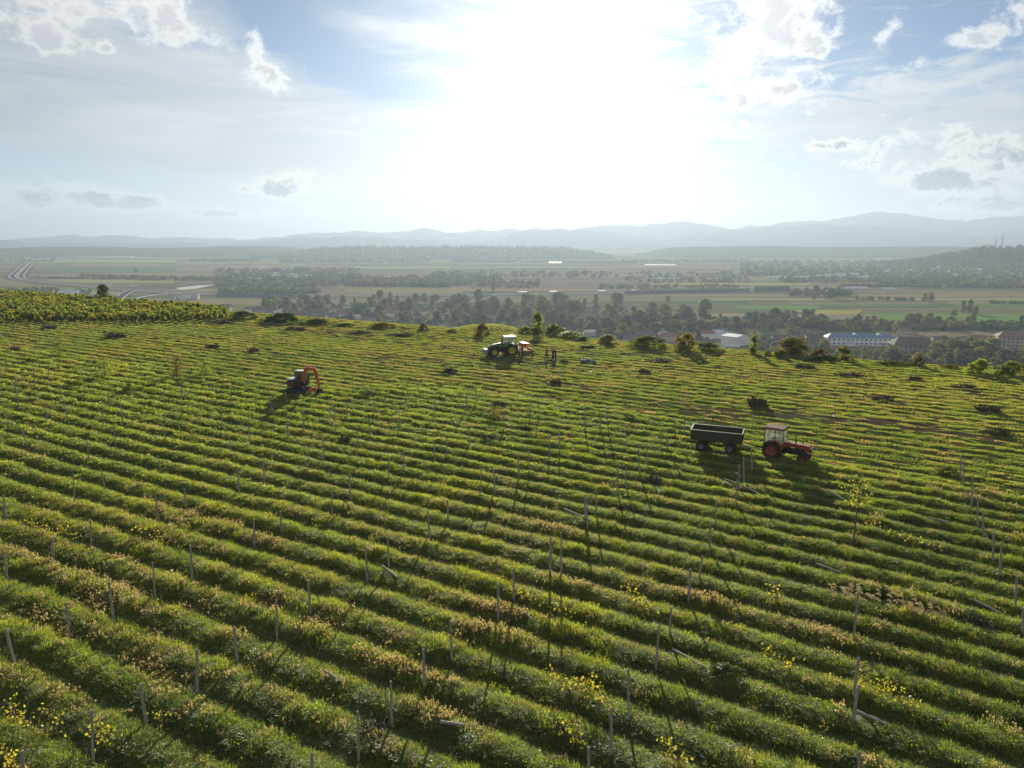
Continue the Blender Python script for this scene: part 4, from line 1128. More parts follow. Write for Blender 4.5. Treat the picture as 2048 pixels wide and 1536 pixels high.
    if hat: build('cap', MB().lathe([(.001, .115), (.07, .10), (.10, .05), (.104, .01), (.001, .0)], (hv.x - .01, 0, hv.z + .02), 'z', 16).box((hv.x + .12, 0, hv.z + .035), (.10, .12, .012)), hat, t, smooth=False)
    else: build('hair', MB().lathe([(.001, .112), (.06, .10), (.094, .05), (.10, -.01), (.09, -.05), (.06, -.05)], (hv.x - .02, 0, hv.z + .01), 'z', 16), M['hair'], t, smooth=True)
    return t
navy = cloth('navy_jacket', (.022, .024, .034)); black = cloth('black_jacket', (.014, .014, .015)); greyblue = cloth('grey_blue_jacket', (.16, .18, .25)); brownc = cloth('brown_trousers', (.05, .04, .032)); dkblue = cloth('dark_blue_trousers', (.02, .028, .055))
def stand(px, py): return on(px, py, .0)
p = stand(1093, 718); person('man in dark jacket standing apart, left of the close pair, facing them', p, R(-15), navy, brownc, black, .06, .16, ((.20, .0, .95), (.06, -.02, .80)))
p = stand(1106, 720); person('worker in black jacket, shorter-shadowed left one of the close pair in the field', p, R(165), black, dkblue, None, .10, .08)
p = stand(1111, 719); person('worker in dark blue jacket at the right of the close pair in the field', p, R(195), dkblue, black, navy, .22, .13, ((.32, -.05, .86), (.3, -.08, .86)))
p = stand(1038, 713); person('stooping worker in grey-blue jacket behind the green tractor', p, R(15), greyblue, brownc, None, .75, .10, ((.30, -.1, 1.02), (.34, -.1, 1.0)))
p = stand(1045, 712); person('worker in black clothes beside the orange implement', p, R(190), black, black, navy, .12, .10)
fwv = Vector((math.cos(GT_rz), math.sin(GT_rz), 0))
dp = GT_o + fwv * .05; person('driver in dark clothes seated inside the green tractor cab', (dp.x, dp.y, gz(GT_o.x, GT_o.y) + .68), GT_rz, black, black, navy, .04, 0, ((.52, 0, 1.30), (.52, 0, 1.30)), seated=True)

# ------------------------------------------------------------------ posts still standing in the rows: (top x, top y, base x, base y) read off the photograph
POSTS = [(66, 728, 70, 770), (30, 753, 33, 790), (35, 785, 38, 815), (97, 730, 97, 762), (121, 770, 124, 800), (126, 797, 135, 834), (91, 805, 93, 840), (217, 785, 220, 815), (204, 825, 206, 854), (242, 810, 246, 848),
 (327, 770, 329, 806), (328, 850, 331, 882), (362, 762, 363, 795), (361, 800, 364, 850), (461, 772, 463, 804), (432, 770, 433, 803), (441, 810, 446, 852), (496, 838, 500, 888), (458, 875, 462, 904), (475, 938, 479, 982),
 (45, 857, 54, 892), (173, 878, 178, 918), (230, 865, 232, 902), (316, 912, 322, 944), (203, 938, 211, 980), (146, 948, 150, 1002), (312, 995, 318, 1045), (369, 978, 374, 1018), (7, 990, 12, 1036),
 (180, 1040, 182, 1092), (103, 1075, 107, 1120), (7, 1100, 14, 1156), (381, 1091, 385, 1162), (306, 1124, 311, 1194), (218, 1164, 227, 1234), (134, 1204, 139, 1274), (468, 1254, 475, 1314), (8, 1258, 30, 1328),
 (393, 1300, 395, 1382), (281, 1368, 292, 1442), (180, 1424, 186, 1518), (45, 1500, 45, 1590), (507, 1040, 509, 1086), (561, 1022, 564, 1062), (855, 1022, 860, 1070), (775, 1074, 777, 1128), (732, 1095, 734, 1158),
 (617, 1160, 621, 1224), (553, 1200, 554, 1274), (996, 1168, 996, 1234), (901, 1242, 904, 1318), (847, 1298, 849, 1371), (781, 1365, 784, 1444), (715, 1422, 717, 1511), (623, 1506, 624, 1600), (1174, 995, 1175, 1053),
 (1102, 1074, 1100, 1144), (1123, 1055, 1122, 1144), (1027, 1137, 1028, 1194), (1421, 1045, 1420, 1100), (1405, 1112, 1398, 1158), (1381, 1138, 1377, 1201), (1342, 1214, 1339, 1270), (1318, 1250, 1312, 1334),
 (1257, 1338, 1257, 1438), (1224, 1418, 1222, 1508), (1177, 1494, 1178, 1590), (1432, 1000, 1432, 1050), (1954, 990, 1956, 1053), (1967, 1020, 1968, 1070), (1986, 1064, 1986, 1120), (2004, 1085, 2000, 1148),
 (2034, 1152, 2030, 1214), (2046, 1217, 2046, 1262), (1716, 1184, 1707, 1278), (1716, 1314, 1708, 1394), (1718, 1370, 1706, 1444), (1720, 1504, 1712, 1590), (704, 752, 706, 785), (726, 747, 727, 777), (815, 760, 816, 797),
 (836, 762, 838, 792), (933, 782, 934, 816), (951, 775, 953, 807), (538, 792, 546, 824), (571, 785, 574, 817), (668, 808, 669, 842), (694, 805, 695, 838), (748, 795, 749, 827), (771, 785, 772, 817), (868, 800, 868, 834),
 (799, 825, 800, 861), (574, 840, 576, 874), (606, 825, 608, 860), (713, 852, 716, 893), (739, 838, 740, 872), (647, 880, 648, 916), (617, 900, 617, 937), (939, 850, 940, 886), (892, 868, 894, 912), (868, 880, 869, 922),
 (807, 905, 808, 947), (777, 918, 778, 958), (527, 920, 529, 964), (698, 948, 702, 997), (663, 982, 664, 1032), (962, 940, 962, 987), (988, 938, 989, 984), (895, 1000, 896, 1040), (1008, 822, 1008, 856), (1061, 797, 1060, 836),
 (1076, 790, 1078, 831), (1200, 817, 1202, 861), (1213, 810, 1217, 860), (1170, 820, 1170, 857), (1349, 837, 1351, 872), (1369, 830, 1369, 866), (1321, 862, 1321, 902), (1334, 855, 1335, 897), (1119, 857, 1119, 899),
 (1098, 870, 1100, 909), (1277, 897, 1279, 944), (1294, 887, 1294, 929), (1252, 927, 1252, 972), (1235, 935, 1235, 984), (1057, 897, 1059, 947), (1037, 908, 1038, 954), (1478, 930, 1478, 976), (1487, 915, 1488, 962),
 (1502, 900, 1504, 940), (1170, 990, 1170, 1040), (1192, 980, 1193, 1026), (1922, 910, 1921, 951), (1928, 920, 1926, 964), (1946, 952, 1943, 1012), (1474, 960, 1471, 1008)]
marks = [('the excavator', 600), ('the gap right of the excavator', 830), ('the middle of the picture', 1070), ('the olive trailer', 1400), ('the old red tractor', 1580), ('the reed clump', 1720), ('the right picture edge', 1990), ('the left picture edge', 60), ('the standing vineyard', 300)]
bands = [(0, 'border band'), (842, 'second band'), (930, 'middle band'), (1060, 'fourth band'), (1240, 'near band'), (1400, 'nearest band')]
ordinals = ['first', 'second', 'third', 'fourth', 'fifth', 'sixth', 'seventh', 'eighth', 'ninth', 'tenth', 'eleventh', 'twelfth', 'thirteenth', 'fourteenth', 'fifteenth', 'sixteenth', 'seventeenth']
def post_mesh(seed):
    r = np.random.default_rng(seed); mb = MB(); n = 6
    pts = [(r.normal(0, .006), r.normal(0, .006), -.45 / 2.1 + (1 + .45 / 2.1) * k / n) for k in range(n + 1)]
    mb.tube(pts, [.056 - .012 * k / n + r.normal(0, .002) for k in range(n + 1)], 9)
    mb.tube([pts[-1], (pts[-1][0] + .004, pts[-1][1], pts[-1][2] + .008)], [.043, .026], 9)
    return mb.mesh('vine_post', M['wood'], False)
post_protos = [post_mesh(k) for k in range(5)]
cells = {}
for q in POSTS:
    b = max(k for k, (y0, _) in enumerate(bands) if q[3] >= y0)
    m_ = min(range(len(marks)), key=lambda k: abs(marks[k][1] - q[2]))
    cells.setdefault((b, m_), []).append(q)
for (b, m_), qs in cells.items():
    qs.sort(key=lambda q: q[2])
    for k, (tx, ty, bx, by) in enumerate(qs):
        P0 = on(bx, by + 3); T = at_dist(tx, ty, P0.y)
        hgt = min(2.5, max(1.35, T.z - P0.z)); leanx = (T.x - P0.x) / hgt
        o = link(bpy.data.objects.new('vine_post', post_protos[int(rng.integers(5))]))
        o.location = P0; o.rotation_euler = (rng.normal(0, .02), math.atan(leanx), rng.uniform(0, 6.28)); o.rotation_mode = 'ZYX'
        o.rotation_euler = (rng.normal(0, .02), math.atan(leanx), 0)
        s = rng.uniform(.9, 1.2); o.scale = (s, s, hgt / 1.0)
        look = 'leaning' if abs(leanx) > .07 else ('short' if hgt < 1.75 else 'upright')
        where = ('under ' if b > 0 else 'near ') + marks[m_][0] if 'edge' not in marks[m_][0] and 'middle' not in marks[m_][0] else ('at ' if 'edge' in marks[m_][0] else 'in ') + marks[m_][0]
        tag(o, f'{look} grey post {where}, {bands[b][1]}' + (f', {ordinals[k]} from left' if len(qs) > 1 else ''), 'post', 'grey wooden posts standing in the vine rows')
# ------------------------------------------------------------------ posts lying on the ground (ends as photo pixels)
FALLEN = [(1128, 1020, 1182, 1048, 'just left of the paired posts below the middle'), (1345, 1302, 1410, 1345, 'pale and bright in the dark furrow right of a tall post'), (1712, 1427, 1776, 1458, 'leading off the foot of a post under the reed clump'),
          (1945, 1203, 2002, 1230, 'near the right edge beside the dark bush'), (1632, 1130, 1682, 1148, 'left of the thin sapling shadow'), (1855, 1037, 1898, 1052, 'on the grass left of the row end posts'), (1652, 985, 1692, 1006, 'in the shadow of the old red tractor'),
          (1448, 962, 1474, 972, 'in the shadow of the olive trailer'), (1484, 976, 1520, 990, 'thinner, in the shade between trailer and old tractor'), (765, 1135, 795, 1162, 'below the pair of posts in the middle left'), (650, 1350, 682, 1370, 'half sunk in tall grass at the lower left'),
          (1035, 1218, 1066, 1246, 'under the yellow vine row left of centre'), (1415, 1190, 1440, 1205, 'beside pinkish grass right of centre'), (945, 985, 966, 998, 'short, under the centre posts'), (880, 1455, 930, 1462, 'lying nearly level in the nearest rows')]
for x0, y0, x1, y1, lb in FALLEN:
    a, b = on(x0, y0), on(x1, y1); a.z += .22; b.z += .20
    mb = MB(); d = b - a
    mb.tube([(0, 0, 0), tuple(d * .5 + Vector((0, 0, .01))), tuple(d)], [.062, .058, .052], 9)
    o = build('fallen_post', mb, M['wood']); o.location = a
    tag(o, 'fallen grey post ' + lb, 'post', 'posts lying on the ground')

# ------------------------------------------------------------------ heaps of grubbed-up vines
def twig_heap(seed, n=150, L=1.0, hgt=.5, gnarl=True):
    r = np.random.default_rng(seed); mb = MB()
    for _ in range(n):
        a = r.uniform(0, 6.283); d = math.sqrt(r.uniform()) * .8; c = Vector((d * math.cos(a), d * .62 * math.sin(a), r.uniform(.0, 1) ** 1.3 * hgt * (1 - .75 * d)))
        dr = Vector((r.normal(), r.normal() * .8, r.normal() * .35 + .1)).normalized(); l = L * r.uniform(.25, .7)
        p = [c - dr * l * .5, c + Vector(r.normal(0, .05, 3)), c + dr * l * .5 + Vector(r.normal(0, .1, 3))]
        w_ = r.uniform(.008, .02)
        mb.tube(p, [w_ * 1.3, w_, w_ * .5], 3, False)
        if gnarl and r.uniform() < .18: mb.tube([c, c + Vector(r.normal(0, .12, 3)), c + Vector((r.normal(0, .15), r.normal(0, .15), r.uniform(.1, .3)))], [.05, .042, .02], 5, False)
    return mb.mesh('brush_pile', M['twig'], False)
heaps = [twig_heap(k) for k in range(3)]
PILES = [(900, 743, 36, 12, 'loose pile on the short grass below the green tractor'), (1112, 766, 24, 13, 'compact dark pile below the dark-clad workers'), (1515, 812, 40, 24, 'big dark pile above the old red tractor'),
         (1128, 724, 22, 9, 'low pile right of the dark-clad workers'), (425, 694, 28, 10, 'small dark pile in the left of the cleared strip'), (232, 674, 40, 12, 'dark pile nearest the standing vineyard edge at left'), (508, 702, 30, 11, 'pile above the excavator'),
         (1763, 798, 40, 11, 'flat pile right of the big dark pile'), (1975, 822, 46, 16, 'pile near the right edge of the cleared strip'), (1998, 868, 48, 20, 'wide pile lowest at the right edge'), (100, 656, 34, 8, 'pile by the vineyard foot at far left'),
         (592, 659, 44, 8, 'low pile under the dark hedge'), (445, 646, 50, 7, 'brown pile at the vineyard corner'), (1175, 695, 30, 8, 'low pile above the grey sacks'), (1290, 745, 24, 10, 'small pile in the middle of the cleared strip'),
         (1402, 724, 30, 8, 'small brown pile above the tyre track at right'), (1700, 750, 50, 10, 'brown pile on the churned soil at right'), (1610, 735, 40, 10, 'thin pile left of the churned soil'), (1930, 775, 50, 12, 'pile on the dark track at far right'),
         (1830, 758, 24, 10, 'little pile with yellow leaves under the bare shrub'), (690, 883, 26, 13, 'dark clump in the rows below the excavator'), (1050, 858, 34, 10, 'brown clump beside the centre posts'), (975, 882, 30, 12, 'brown clump left of the centre posts'),
         (745, 868, 34, 8, 'low brown clump among posts below the excavator'), (1245, 1020, 40, 10, 'dark brown clump in mid field'), (1180, 945, 30, 9, 'clump among the middle posts'), (1310, 960, 34, 9, 'clump left of the trailer shadow'),
         (880, 793, 20, 8, 'small dark clod heap in the post line right of the excavator'), (905, 797, 14, 8, 'tiny clod heap next to the small dark one'), (1000, 812, 30, 9, 'brown heap at the border posts in the middle'), (1262, 838, 30, 8, 'brown heap at the border left of the trailer'),
         (745, 1464, 60, 22, 'dark tangle of roots in the nearest rows'), (1960, 1250, 44, 20, 'dark bushy tangle at the right edge'), (720, 666, 46, 7, 'low brown pile at the far edge left of the green tractor'), (800, 670, 50, 7, 'longest low pile at the far edge'), (30, 700, 30, 10, 'brown pile at the far left of the cleared strip'),
         (1320, 722, 60, 7, 'long low brown heap along the tyre track')]
for k, (px, py, wpx, hpx, lb) in enumerate(PILES):
    p0 = on(px, py); dep = p0.y * math.cos(PITCH) + (CAM_H - p0.z) * math.sin(PITCH)
    wd, hh = wpx * dep / FPX, max(.35, hpx * dep / FPX * .85)
    o = link(bpy.data.objects.new('brush_pile', heaps[k % 3])); o.location = p0
    o.scale = (wd / 1.7, max(.8, wd / 2.0), hh / .5); o.rotation_euler = (0, 0, rng.uniform(-.4, .4) + RZ_ROW * .6)
    tag(o, 'vine brush: ' + lb, 'brush pile', 'heaps of grubbed-up vines')
lo = build('cut_branches', MB(), M['twig'])
lo.data = twig_heap(9, 90, 1.2, .45)
fwt = Vector((math.cos(FT_rz), math.sin(FT_rz), 0)); bp_ = FT_o + fwt * -1.3
lo.location = (bp_.x, bp_.y, gz(FT_o.x, FT_o.y) + .98); lo.rotation_euler = (0, 0, FT_rz); lo.scale = (1.5, 1.1, 1.0)
tag(lo, 'tangle of cut vine branches lying in the olive trailer bed', 'branches')
# sacks and saplings on the ground right of the workers
M['sack'] = paint('grey_plastic_sack', (.12, .145, .17), .6, 0, .3)
for px, py, s, lb in ((1166, 724, 1.0, 'left'), (1176, 722, 1.1, 'middle'), (1187, 724, .9, 'right')):
    p0 = on(px, py)
    o = build('plastic_sack', MB().lathe([(.001, .0), (.34, .0), (.42, .14), (.38, .32), (.2, .42), (.08, .46), (.12, .52), (.001, .52)], (0, 0, 0), 'z', 14), M['sack'], None, smooth=True)
    o.location = p0; o.scale = (s * 1.3, s * .9, s * .95); o.rotation_euler = (.0, .12, rng.uniform(0, 3))
    tag(o, f'{lb} grey plastic sack of the three beside the bundled saplings', 'sack', 'sacks on the field right of the workers')
M['ply'] = paint('pale_litter', (.75, .75, .72), .5, 0, .1)
for px, py, lb in ((1182, 744, 'white scrap under the grey sacks'), (1668, 833, 'white scrap alone above the old red tractor cab'), (1475, 950, 'small white scrap in the trailer shadow'), (622, 699, 'white scrap above the excavator arm'), (1078, 673, 'pale scrap at the field edge behind the green tractor'), (1197, 691, 'pale scrap at the far edge right of the workers')):
    p0 = on(px, py); o = build('litter_scrap', MB().box((0, 0, .12), (.34, .24, .10), taper=(.7, .6)).box((.1, .05, .2), (.16, .12, .10), taper=(.5, .5)), M['ply']); o.location = p0; o.rotation_euler = (0, 0, rng.uniform(0, 3))
    tag(o, lb + ' lying on the cleared ground' if len(lb.split()) < 7 else lb, 'litter', 'pale scraps on the ground')
sb = build('seedling_box', MB().box((0, 0, .12), (.45, .30, .20), taper=(1.08, 1.08)).box((0, 0, .23), (.42, .27, .03)), M['tyre'], None, bevel=.02); sb.location = on(1101, 720); sb.rotation_euler = (0, 0, .2)
tag(sb, 'dark box on the ground between the standing workers', 'box')
# ------------------------------------------------------------------ leaves
L_ = {}
L_['dark'] = leafy('dark_green_leaves', [(0.030, 0.055, 0.015), (0.055, 0.088, 0.021), (0.090, 0.119, 0.030)], .5)
L_['mid'] = leafy('mid_green_leaves', [(0.045, 0.080, 0.016), (0.088, 0.128, 0.027), (0.144, 0.169, 0.040)], .5)
L_['olive'] = leafy('olive_green_leaves', [(.07, .095, .018), (.12, .145, .026), (.19, .195, .042)], .5, .55)
L_['yellow'] = leafy('yellowing_leaves', [(.085, .095, .018), (.17, .155, .026), (.24, .19, .03)], .6, .5)
L_['autumn'] = leafy('autumn_leaves', [(.10, .085, .024), (.16, .12, .035), (.21, .15, .045)], .6, .5)
L_['gold'] = leafy('golden_vine_leaves', [(.20, .21, .025), (.33, .31, .035), (.40, .31, .035)], 3.0, .55)
L_['vine'] = leafy('vineyard_leaves', [(.07, .13, .016), (.15, .20, .024), (.28, .28, .032), (.38, .30, .035)], .9, .68)
L_['lime'] = leafy('fresh_lime_leaves', [(.10, .15, .018), (.17, .22, .028), (.26, .28, .04)], .8, .6)
L_['willow'] = leafy('grey_willow_leaves', [(.075, .09, .06), (.11, .13, .09), (.14, .155, .11)], .5)
L_['reed'] = leafy('reed_plumes', [(.30, .24, .16), (.42, .34, .23)], 2.0, .5)
def crown_np(seed, h, rx, n_cl, per, size, kind='round', ry=None):
    """leaf clumps spread through an uneven crown; returns verts and quads"""
    r = np.random.default_rng(seed); V = []; cl = []
    ry = rx if ry is None else ry
    tries = 0
    while len(cl) < n_cl and tries < 9000:
        tries += 1
        z = r.uniform(0, 1)
        if kind == 'round': w_ = (math.sin(math.pi * min(1, z * .92 + .10))) ** .55
        elif kind == 'tall': w_ = (math.sin(math.pi * min(1, z * .9 + .1))) ** .8 * .62
        elif kind == 'cone': w_ = (1 - z) ** .85 * .9 + .06
        elif kind == 'low': w_ = math.sqrt(max(0, 1 - z ** 1.6))
        else: w_ = .9
        a = r.uniform(0, 6.283); d = math.sqrt(r.uniform(.12, 1))
        bump = .78 + .34 * math.sin(2 * a + seed) * math.sin(3.1 * z * 3 + seed * 1.7)
        cl.append((math.cos(a) * d * w_ * rx * bump, math.sin(a) * d * w_ * ry * bump, z * h, (.16 + .10 * r.uniform()) * min(h, 2 * rx) * (.8 if d > .8 else 1)))
    c = np.array(cl); N = len(c) * per
    k = np.repeat(np.arange(len(c)), per)
    q = r.normal(size=(N, 3)); q /= np.linalg.norm(q, axis=1)[:, None]
    rad = c[k, 3] * r.uniform(.35, 1, N) ** .5
    P = c[k, :3] + q * rad[:, None] * np.array([1, 1, .72])
    nn = q * .8 + r.normal(size=(N, 3)) * .7 + np.array([0, 0, .35]); nn /= np.linalg.norm(nn, axis=1)[:, None]
    t = np.cross(nn, r.normal(size=(N, 3))); t /= np.linalg.norm(t, axis=1)[:, None] + 1e-9; b = np.cross(nn, t)
    s = (size * r.uniform(.6, 1.35, N))[:, None]
    Vq = np.stack([P - t * s, P - b * s * .62, P + t * s * 1.05, P + b * s * .62], 1).reshape(-1, 3)
    Vq[:, 2] = np.maximum(Vq[:, 2], -.05)
    return Vq, np.arange(N * 4).reshape(N, 4)
def crown_mesh(name, mat, *a, **k):
    V, F = crown_np(*a, **k); return np_mesh(name, V, F, mat, smooth=False)
def trunk_mb(h, r0, seed, limbs=5, spread=.3):
    r = np.random.default_rng(seed); mb = MB()
    mb.tube([(0, 0, -.4), (r.normal(0, .02) * h, r.normal(0, .02) * h, h * .35), (r.normal(0, .03) * h, r.normal(0, .03) * h, h * .7), (r.normal(0, .03) * h, 0, h * .95)], [r0, r0 * .75, r0 * .45, r0 * .12], 7)
    for k in range(limbs):
        a = r.uniform(0, 6.28); z = h * r.uniform(.25, .65)
        mb.tube([(0, 0, z), (math.cos(a) * spread * h * .5, math.sin(a) * spread * h * .5, z + h * .12), (math.cos(a) * spread * h, math.sin(a) * spread * h, z + h * .28)], [r0 * .4, r0 * .25, r0 * .08], 5, False)
    return mb
class TreeKind:
    """one modelled tree: a trunk with limbs and leaf crowns in several greens; copies share the meshes"""
    def __init__(self, kind, h, rx, seed, n_cl=34, per=34, size=.42, base=.16):
        self.h, self.rx = h, rx
        self.tr = trunk_mb(h * .9, .024 * h, seed, 6, rx / h * .8).mesh('trunk', M['trunk'], True)
        V, F = crown_np(seed, h * (1 - base), rx, n_cl, per, size, kind); V[:, 2] += h * base
        self.V, self.F, self.cr = V, F, {}
    def crown(self, col):
        if col not in self.cr: self.cr[col] = np_mesh('crown', self.V, self.F, L_[col], smooth=False)
        return self.cr[col]
def plant_tree(name, kind, col, loc, height, label, cat='tree', group=None, wide=1.0, parts=True):
    s = height / kind.h
    t = thing(name, label, cat, loc, rng.uniform(0, 6.28), group); t.scale = (s * wide, s * wide, s)
    c = link(bpy.data.objects.new('crown', kind.crown(col))); c.parent = t
    if parts:
        q = link(bpy.data.objects.new('trunk', kind.tr)); q.parent = t
    return t
K_round = [TreeKind('round', 10, 4.2, 100 + k, 36, 36, .50) for k in range(4)]
K_tall = [TreeKind('tall', 14, 4.6, 110 + k, 36, 34, .52, .08) for k in range(2)]
K_cone = [TreeKind('cone', 14, 3.4, 120, 44, 30, .5, .05)]
K_bush = [TreeKind('low', 3, 2.2, 130 + k, 36, 50, .16, .0) for k in range(4)]
K_wisp = [TreeKind('round', 3, 1.45, 150 + k, 26, 30, .11, .06) for k in range(4)]
K_big = [TreeKind('round', 12, 5.2, 140 + k, 60, 46, .40, .12) for k in range(2)]

def height_for(p, hpx):
    dep = p.y * math.cos(PITCH) + (CAM_H - p.z) * math.sin(PITCH)
    return hpx * dep / FPX
def slope_at(px, py):
    """where the sight line through a pixel meets the land (hill flank or valley floor)"""
    d = ray(px, py); t0, t1 = 60.0, 60.0
    while t1 < 9000:
        x, y, z = d[0] * t1, d[1] * t1, CAM_H + d[2] * t1
        g_ = max(VALLEY, float(land(np.array([x]), np.array([y]))[0])) if y < 900 else VALLEY
        if z < g_: break
        t1 *= 1.02
    y = d[1] * t1
    return Vector((d[0] * t1, y, g_))

# ------------------------------------------------------------------ plants of the field edge and the field itself
def edge_plant(name, px, py, wpx, hpx, col, label, cat, kinds=K_bush, back=0.0, wide=None, group=None, depth=1.0):
    p0 = on(px, py)
    if back:
        T = at_dist(px, py - hpx, p0.y + back); p0 = Vector((T.x, T.y, gz(T.x, T.y) - .1)); h = max(.6, T.z - p0.z)
    else:
        p0.z = gz(p0.x, p0.y) - .05; h = height_for(p0, hpx)
    wd = height_for(p0, wpx)
    k = kinds[int(rng.integers(len(kinds)))]
    t = plant_tree(name, k, col, p0, h, label, cat, group)
    s = h / k.h; sx = wd / (2 * k.rx)
    t.scale = (sx, sx * depth, s); t.rotation_euler = (0, 0, rng.uniform(-.3, .3))
    return t
E = edge_plant
E('hedge', 486, 640, 84, 17, 'dark', 'dark clipped-looking hedge at the right end of the standing vineyard', 'hedge', depth=.35, back=4)
E('hedge', 562, 648, 120, 20, 'dark', 'dark rounded mound of bramble under the valley village', 'bush', depth=.3, back=4)
E('bush', 632, 652, 90, 14, 'mid', 'fresh green low bush right of the dark bramble mound', 'bush', depth=.4, back=4)
E('bush', 690, 656, 60, 9, 'mid', 'small green bush where the far edge bends', 'bush', depth=.5, back=4)
E('grass_clump', 765, 659, 80, 13, 'yellow', 'straw-yellow grass clump on the far field edge', 'grass clump', depth=.4, back=4)
E('bush', 846, 664, 26, 16, 'olive', 'small round olive bush left of the green tractor', 'bush', back=4)
E('bush', 903, 668, 40, 9, 'olive', 'low weedy bush just behind the green tractor hood', 'bush', back=4)
E('shrub', 964, 674, 40, 26, 'autumn', 'tan-brown shrub behind the green tractor cab', 'shrub', back=4)
E('shrub', 1076, 682, 40, 56, 'lime', 'tall spire-shaped young tree behind the workers', 'tree', K_tall, depth=.8, back=13)
E('bush', 1052, 682, 56, 28, 'lime', 'green bush left of the tall young tree', 'bush', back=13)
E('bush', 1108, 684, 64, 34, 'lime', 'broad yellow-green bush right of the tall young tree', 'bush', back=13)
E('bush', 1142, 687, 66, 24, 'lime', 'dark-footed green bush sloping down behind the workers', 'bush', back=9)
E('bush', 1165, 686, 36, 13, 'dark', 'low dark bush at the end of the green thicket', 'bush', back=4)
E('shrub', 1215, 692, 50, 22, 'olive', 'reedy pale shrub between thicket and long hedge', 'shrub', back=4)
E('hedge', 1296, 700, 100, 27, 'olive', 'long flat-topped hedge on the far edge', 'hedge', depth=.35, back=4)
E('bush', 1372, 708, 66, 38, 'yellow', 'yellowing bush at the right end of the long hedge', 'bush', back=4)
E('bush', 1418, 708, 64, 22, 'mid', 'green low bush below the white hall', 'bush', depth=.6, back=4)
E('young_tree', 1509, 714, 30, 42, 'lime', 'slim yellow-green young tree right of the white hall', 'tree', K_tall, depth=1, back=4)
E('shrub', 1536, 717, 22, 14, 'autumn', 'rusty little shrub beside the slim yellow-green tree', 'shrub', back=4)
E('bush', 1588, 722, 74, 44, 'yellow', 'golden autumn bush below the blue-roofed building', 'bush', K_big, back=9)
E('bush', 1562, 722, 40, 22, 'olive', 'small green bush at the foot of the golden one', 'bush', back=4)
E('hedge', 1652, 728, 96, 16, 'mid', 'low green bramble hedge right of the golden bush', 'bush', depth=.5, back=4)
E('bush', 1640, 722, 40, 24, 'autumn', 'orange-brown bush above the low bramble hedge', 'bush', back=4)
E('bush', 1690, 726, 36, 32, 'yellow', 'yellow-green bush at the right end of the bramble hedge', 'bush', back=4)
E('bush', 1790, 738, 120, 12, 'yellow', 'long low band of yellowing weeds on the edge', 'bush', depth=.3, back=4)
E('shrub', 1838, 740, 34, 26, 'autumn', 'nearly bare brown shrub on the far edge at right', 'shrub', back=4)
E('bush', 1900, 745, 60, 12, 'olive', 'low weeds left of the tall yellow-green hedge', 'bush', depth=.4, back=4)
E('hedge', 1960, 756, 74, 36, 'lime', 'tall yellow-green hedge at the far right, left half', 'hedge', depth=.4, back=4)
E('hedge', 2022, 760, 76, 34, 'olive', 'dark-footed hedge running out of the right picture edge', 'hedge', depth=.4, back=4)
E('bush', 2050, 752, 40, 24, 'autumn', 'orange bush at the right picture edge', 'bush', back=4)
# shrubs and saplings between the rows
E('shrub', 120, 710, 34, 28, 'olive', 'dull green shrub at the left border of the standing rows', 'shrub', kinds=K_wisp)
E('shrub', 212, 752, 50, 32, 'lime', 'bright yellow-green shrub at the upper left of the rows', 'shrub', kinds=K_wisp)
E('shrub', 356, 752, 30, 42, 'autumn', 'thin brown half-bare shrub between two green ones', 'shrub', kinds=K_wisp)
E('shrub', 412, 748, 44, 28, 'lime', 'yellow-green shrub left of the excavator', 'shrub', kinds=K_wisp)
E('vine_shoot', 258, 782, 30, 16, 'lime', 'bright leafy shoot below the yellow-green shrub', 'vine')
E('shrub', 738, 790, 50, 14, 'olive', 'low weedy hump right of the excavator bucket', 'shrub', kinds=K_wisp)
E('shrub', 990, 832, 40, 20, 'yellow', 'pale yellow weed in the middle rows', 'shrub', kinds=K_wisp)
E('bush', 1895, 945, 60, 14, 'olive', 'low weeds beside the right row-end posts', 'bush', depth=.5)
E('shrub', 1750, 1190, 120, 22, 'olive', 'green leafy mound under the reed plumes', 'shrub', depth=.4)
E('shrub', 1450, 1350, 110, 26, 'mid', 'leafy green scrub mound right of a lying post', 'shrub', depth=.5)
E('shrub', 1945, 1240, 50, 26, 'dark', 'dark bush in the rows at the right picture edge', 'shrub', kinds=K_wisp)
# the sapling beside the old tractor
p0 = on(1706, 1088)
t = thing('sapling', 'thin tall sapling with yellow leaves right of the old red tractor', 'tree', p0)
hs = height_for(p0, 150)
tm = MB().tube([(0, 0, -.3), (.02, 0, hs * .4), (.05, 0, hs * .75), (.03, 0, hs)], [.05, .042, .03, .012], 7)
r_ = np.random.default_rng(3)
for k in range(26):
    a = r_.uniform(0, 6.28); z = hs * r_.uniform(.55, .98); l = hs * r_.uniform(.10, .26) * (1.25 - z / hs)
    tm.tube([(.03, 0, z), (.03 + math.cos(a) * l, math.sin(a) * l, z + l * .5)], [.014, .005], 4, False)
build('trunk', tm, M['trunk'], t)
V, F = crown_np(55, hs * .40, .95, 20, 14, .065, 'round'); V[:, 2] += hs * .56
c = link(bpy.data.objects.new('crown', np_mesh('crown', V, F, L_['gold'], False))); c.parent = t

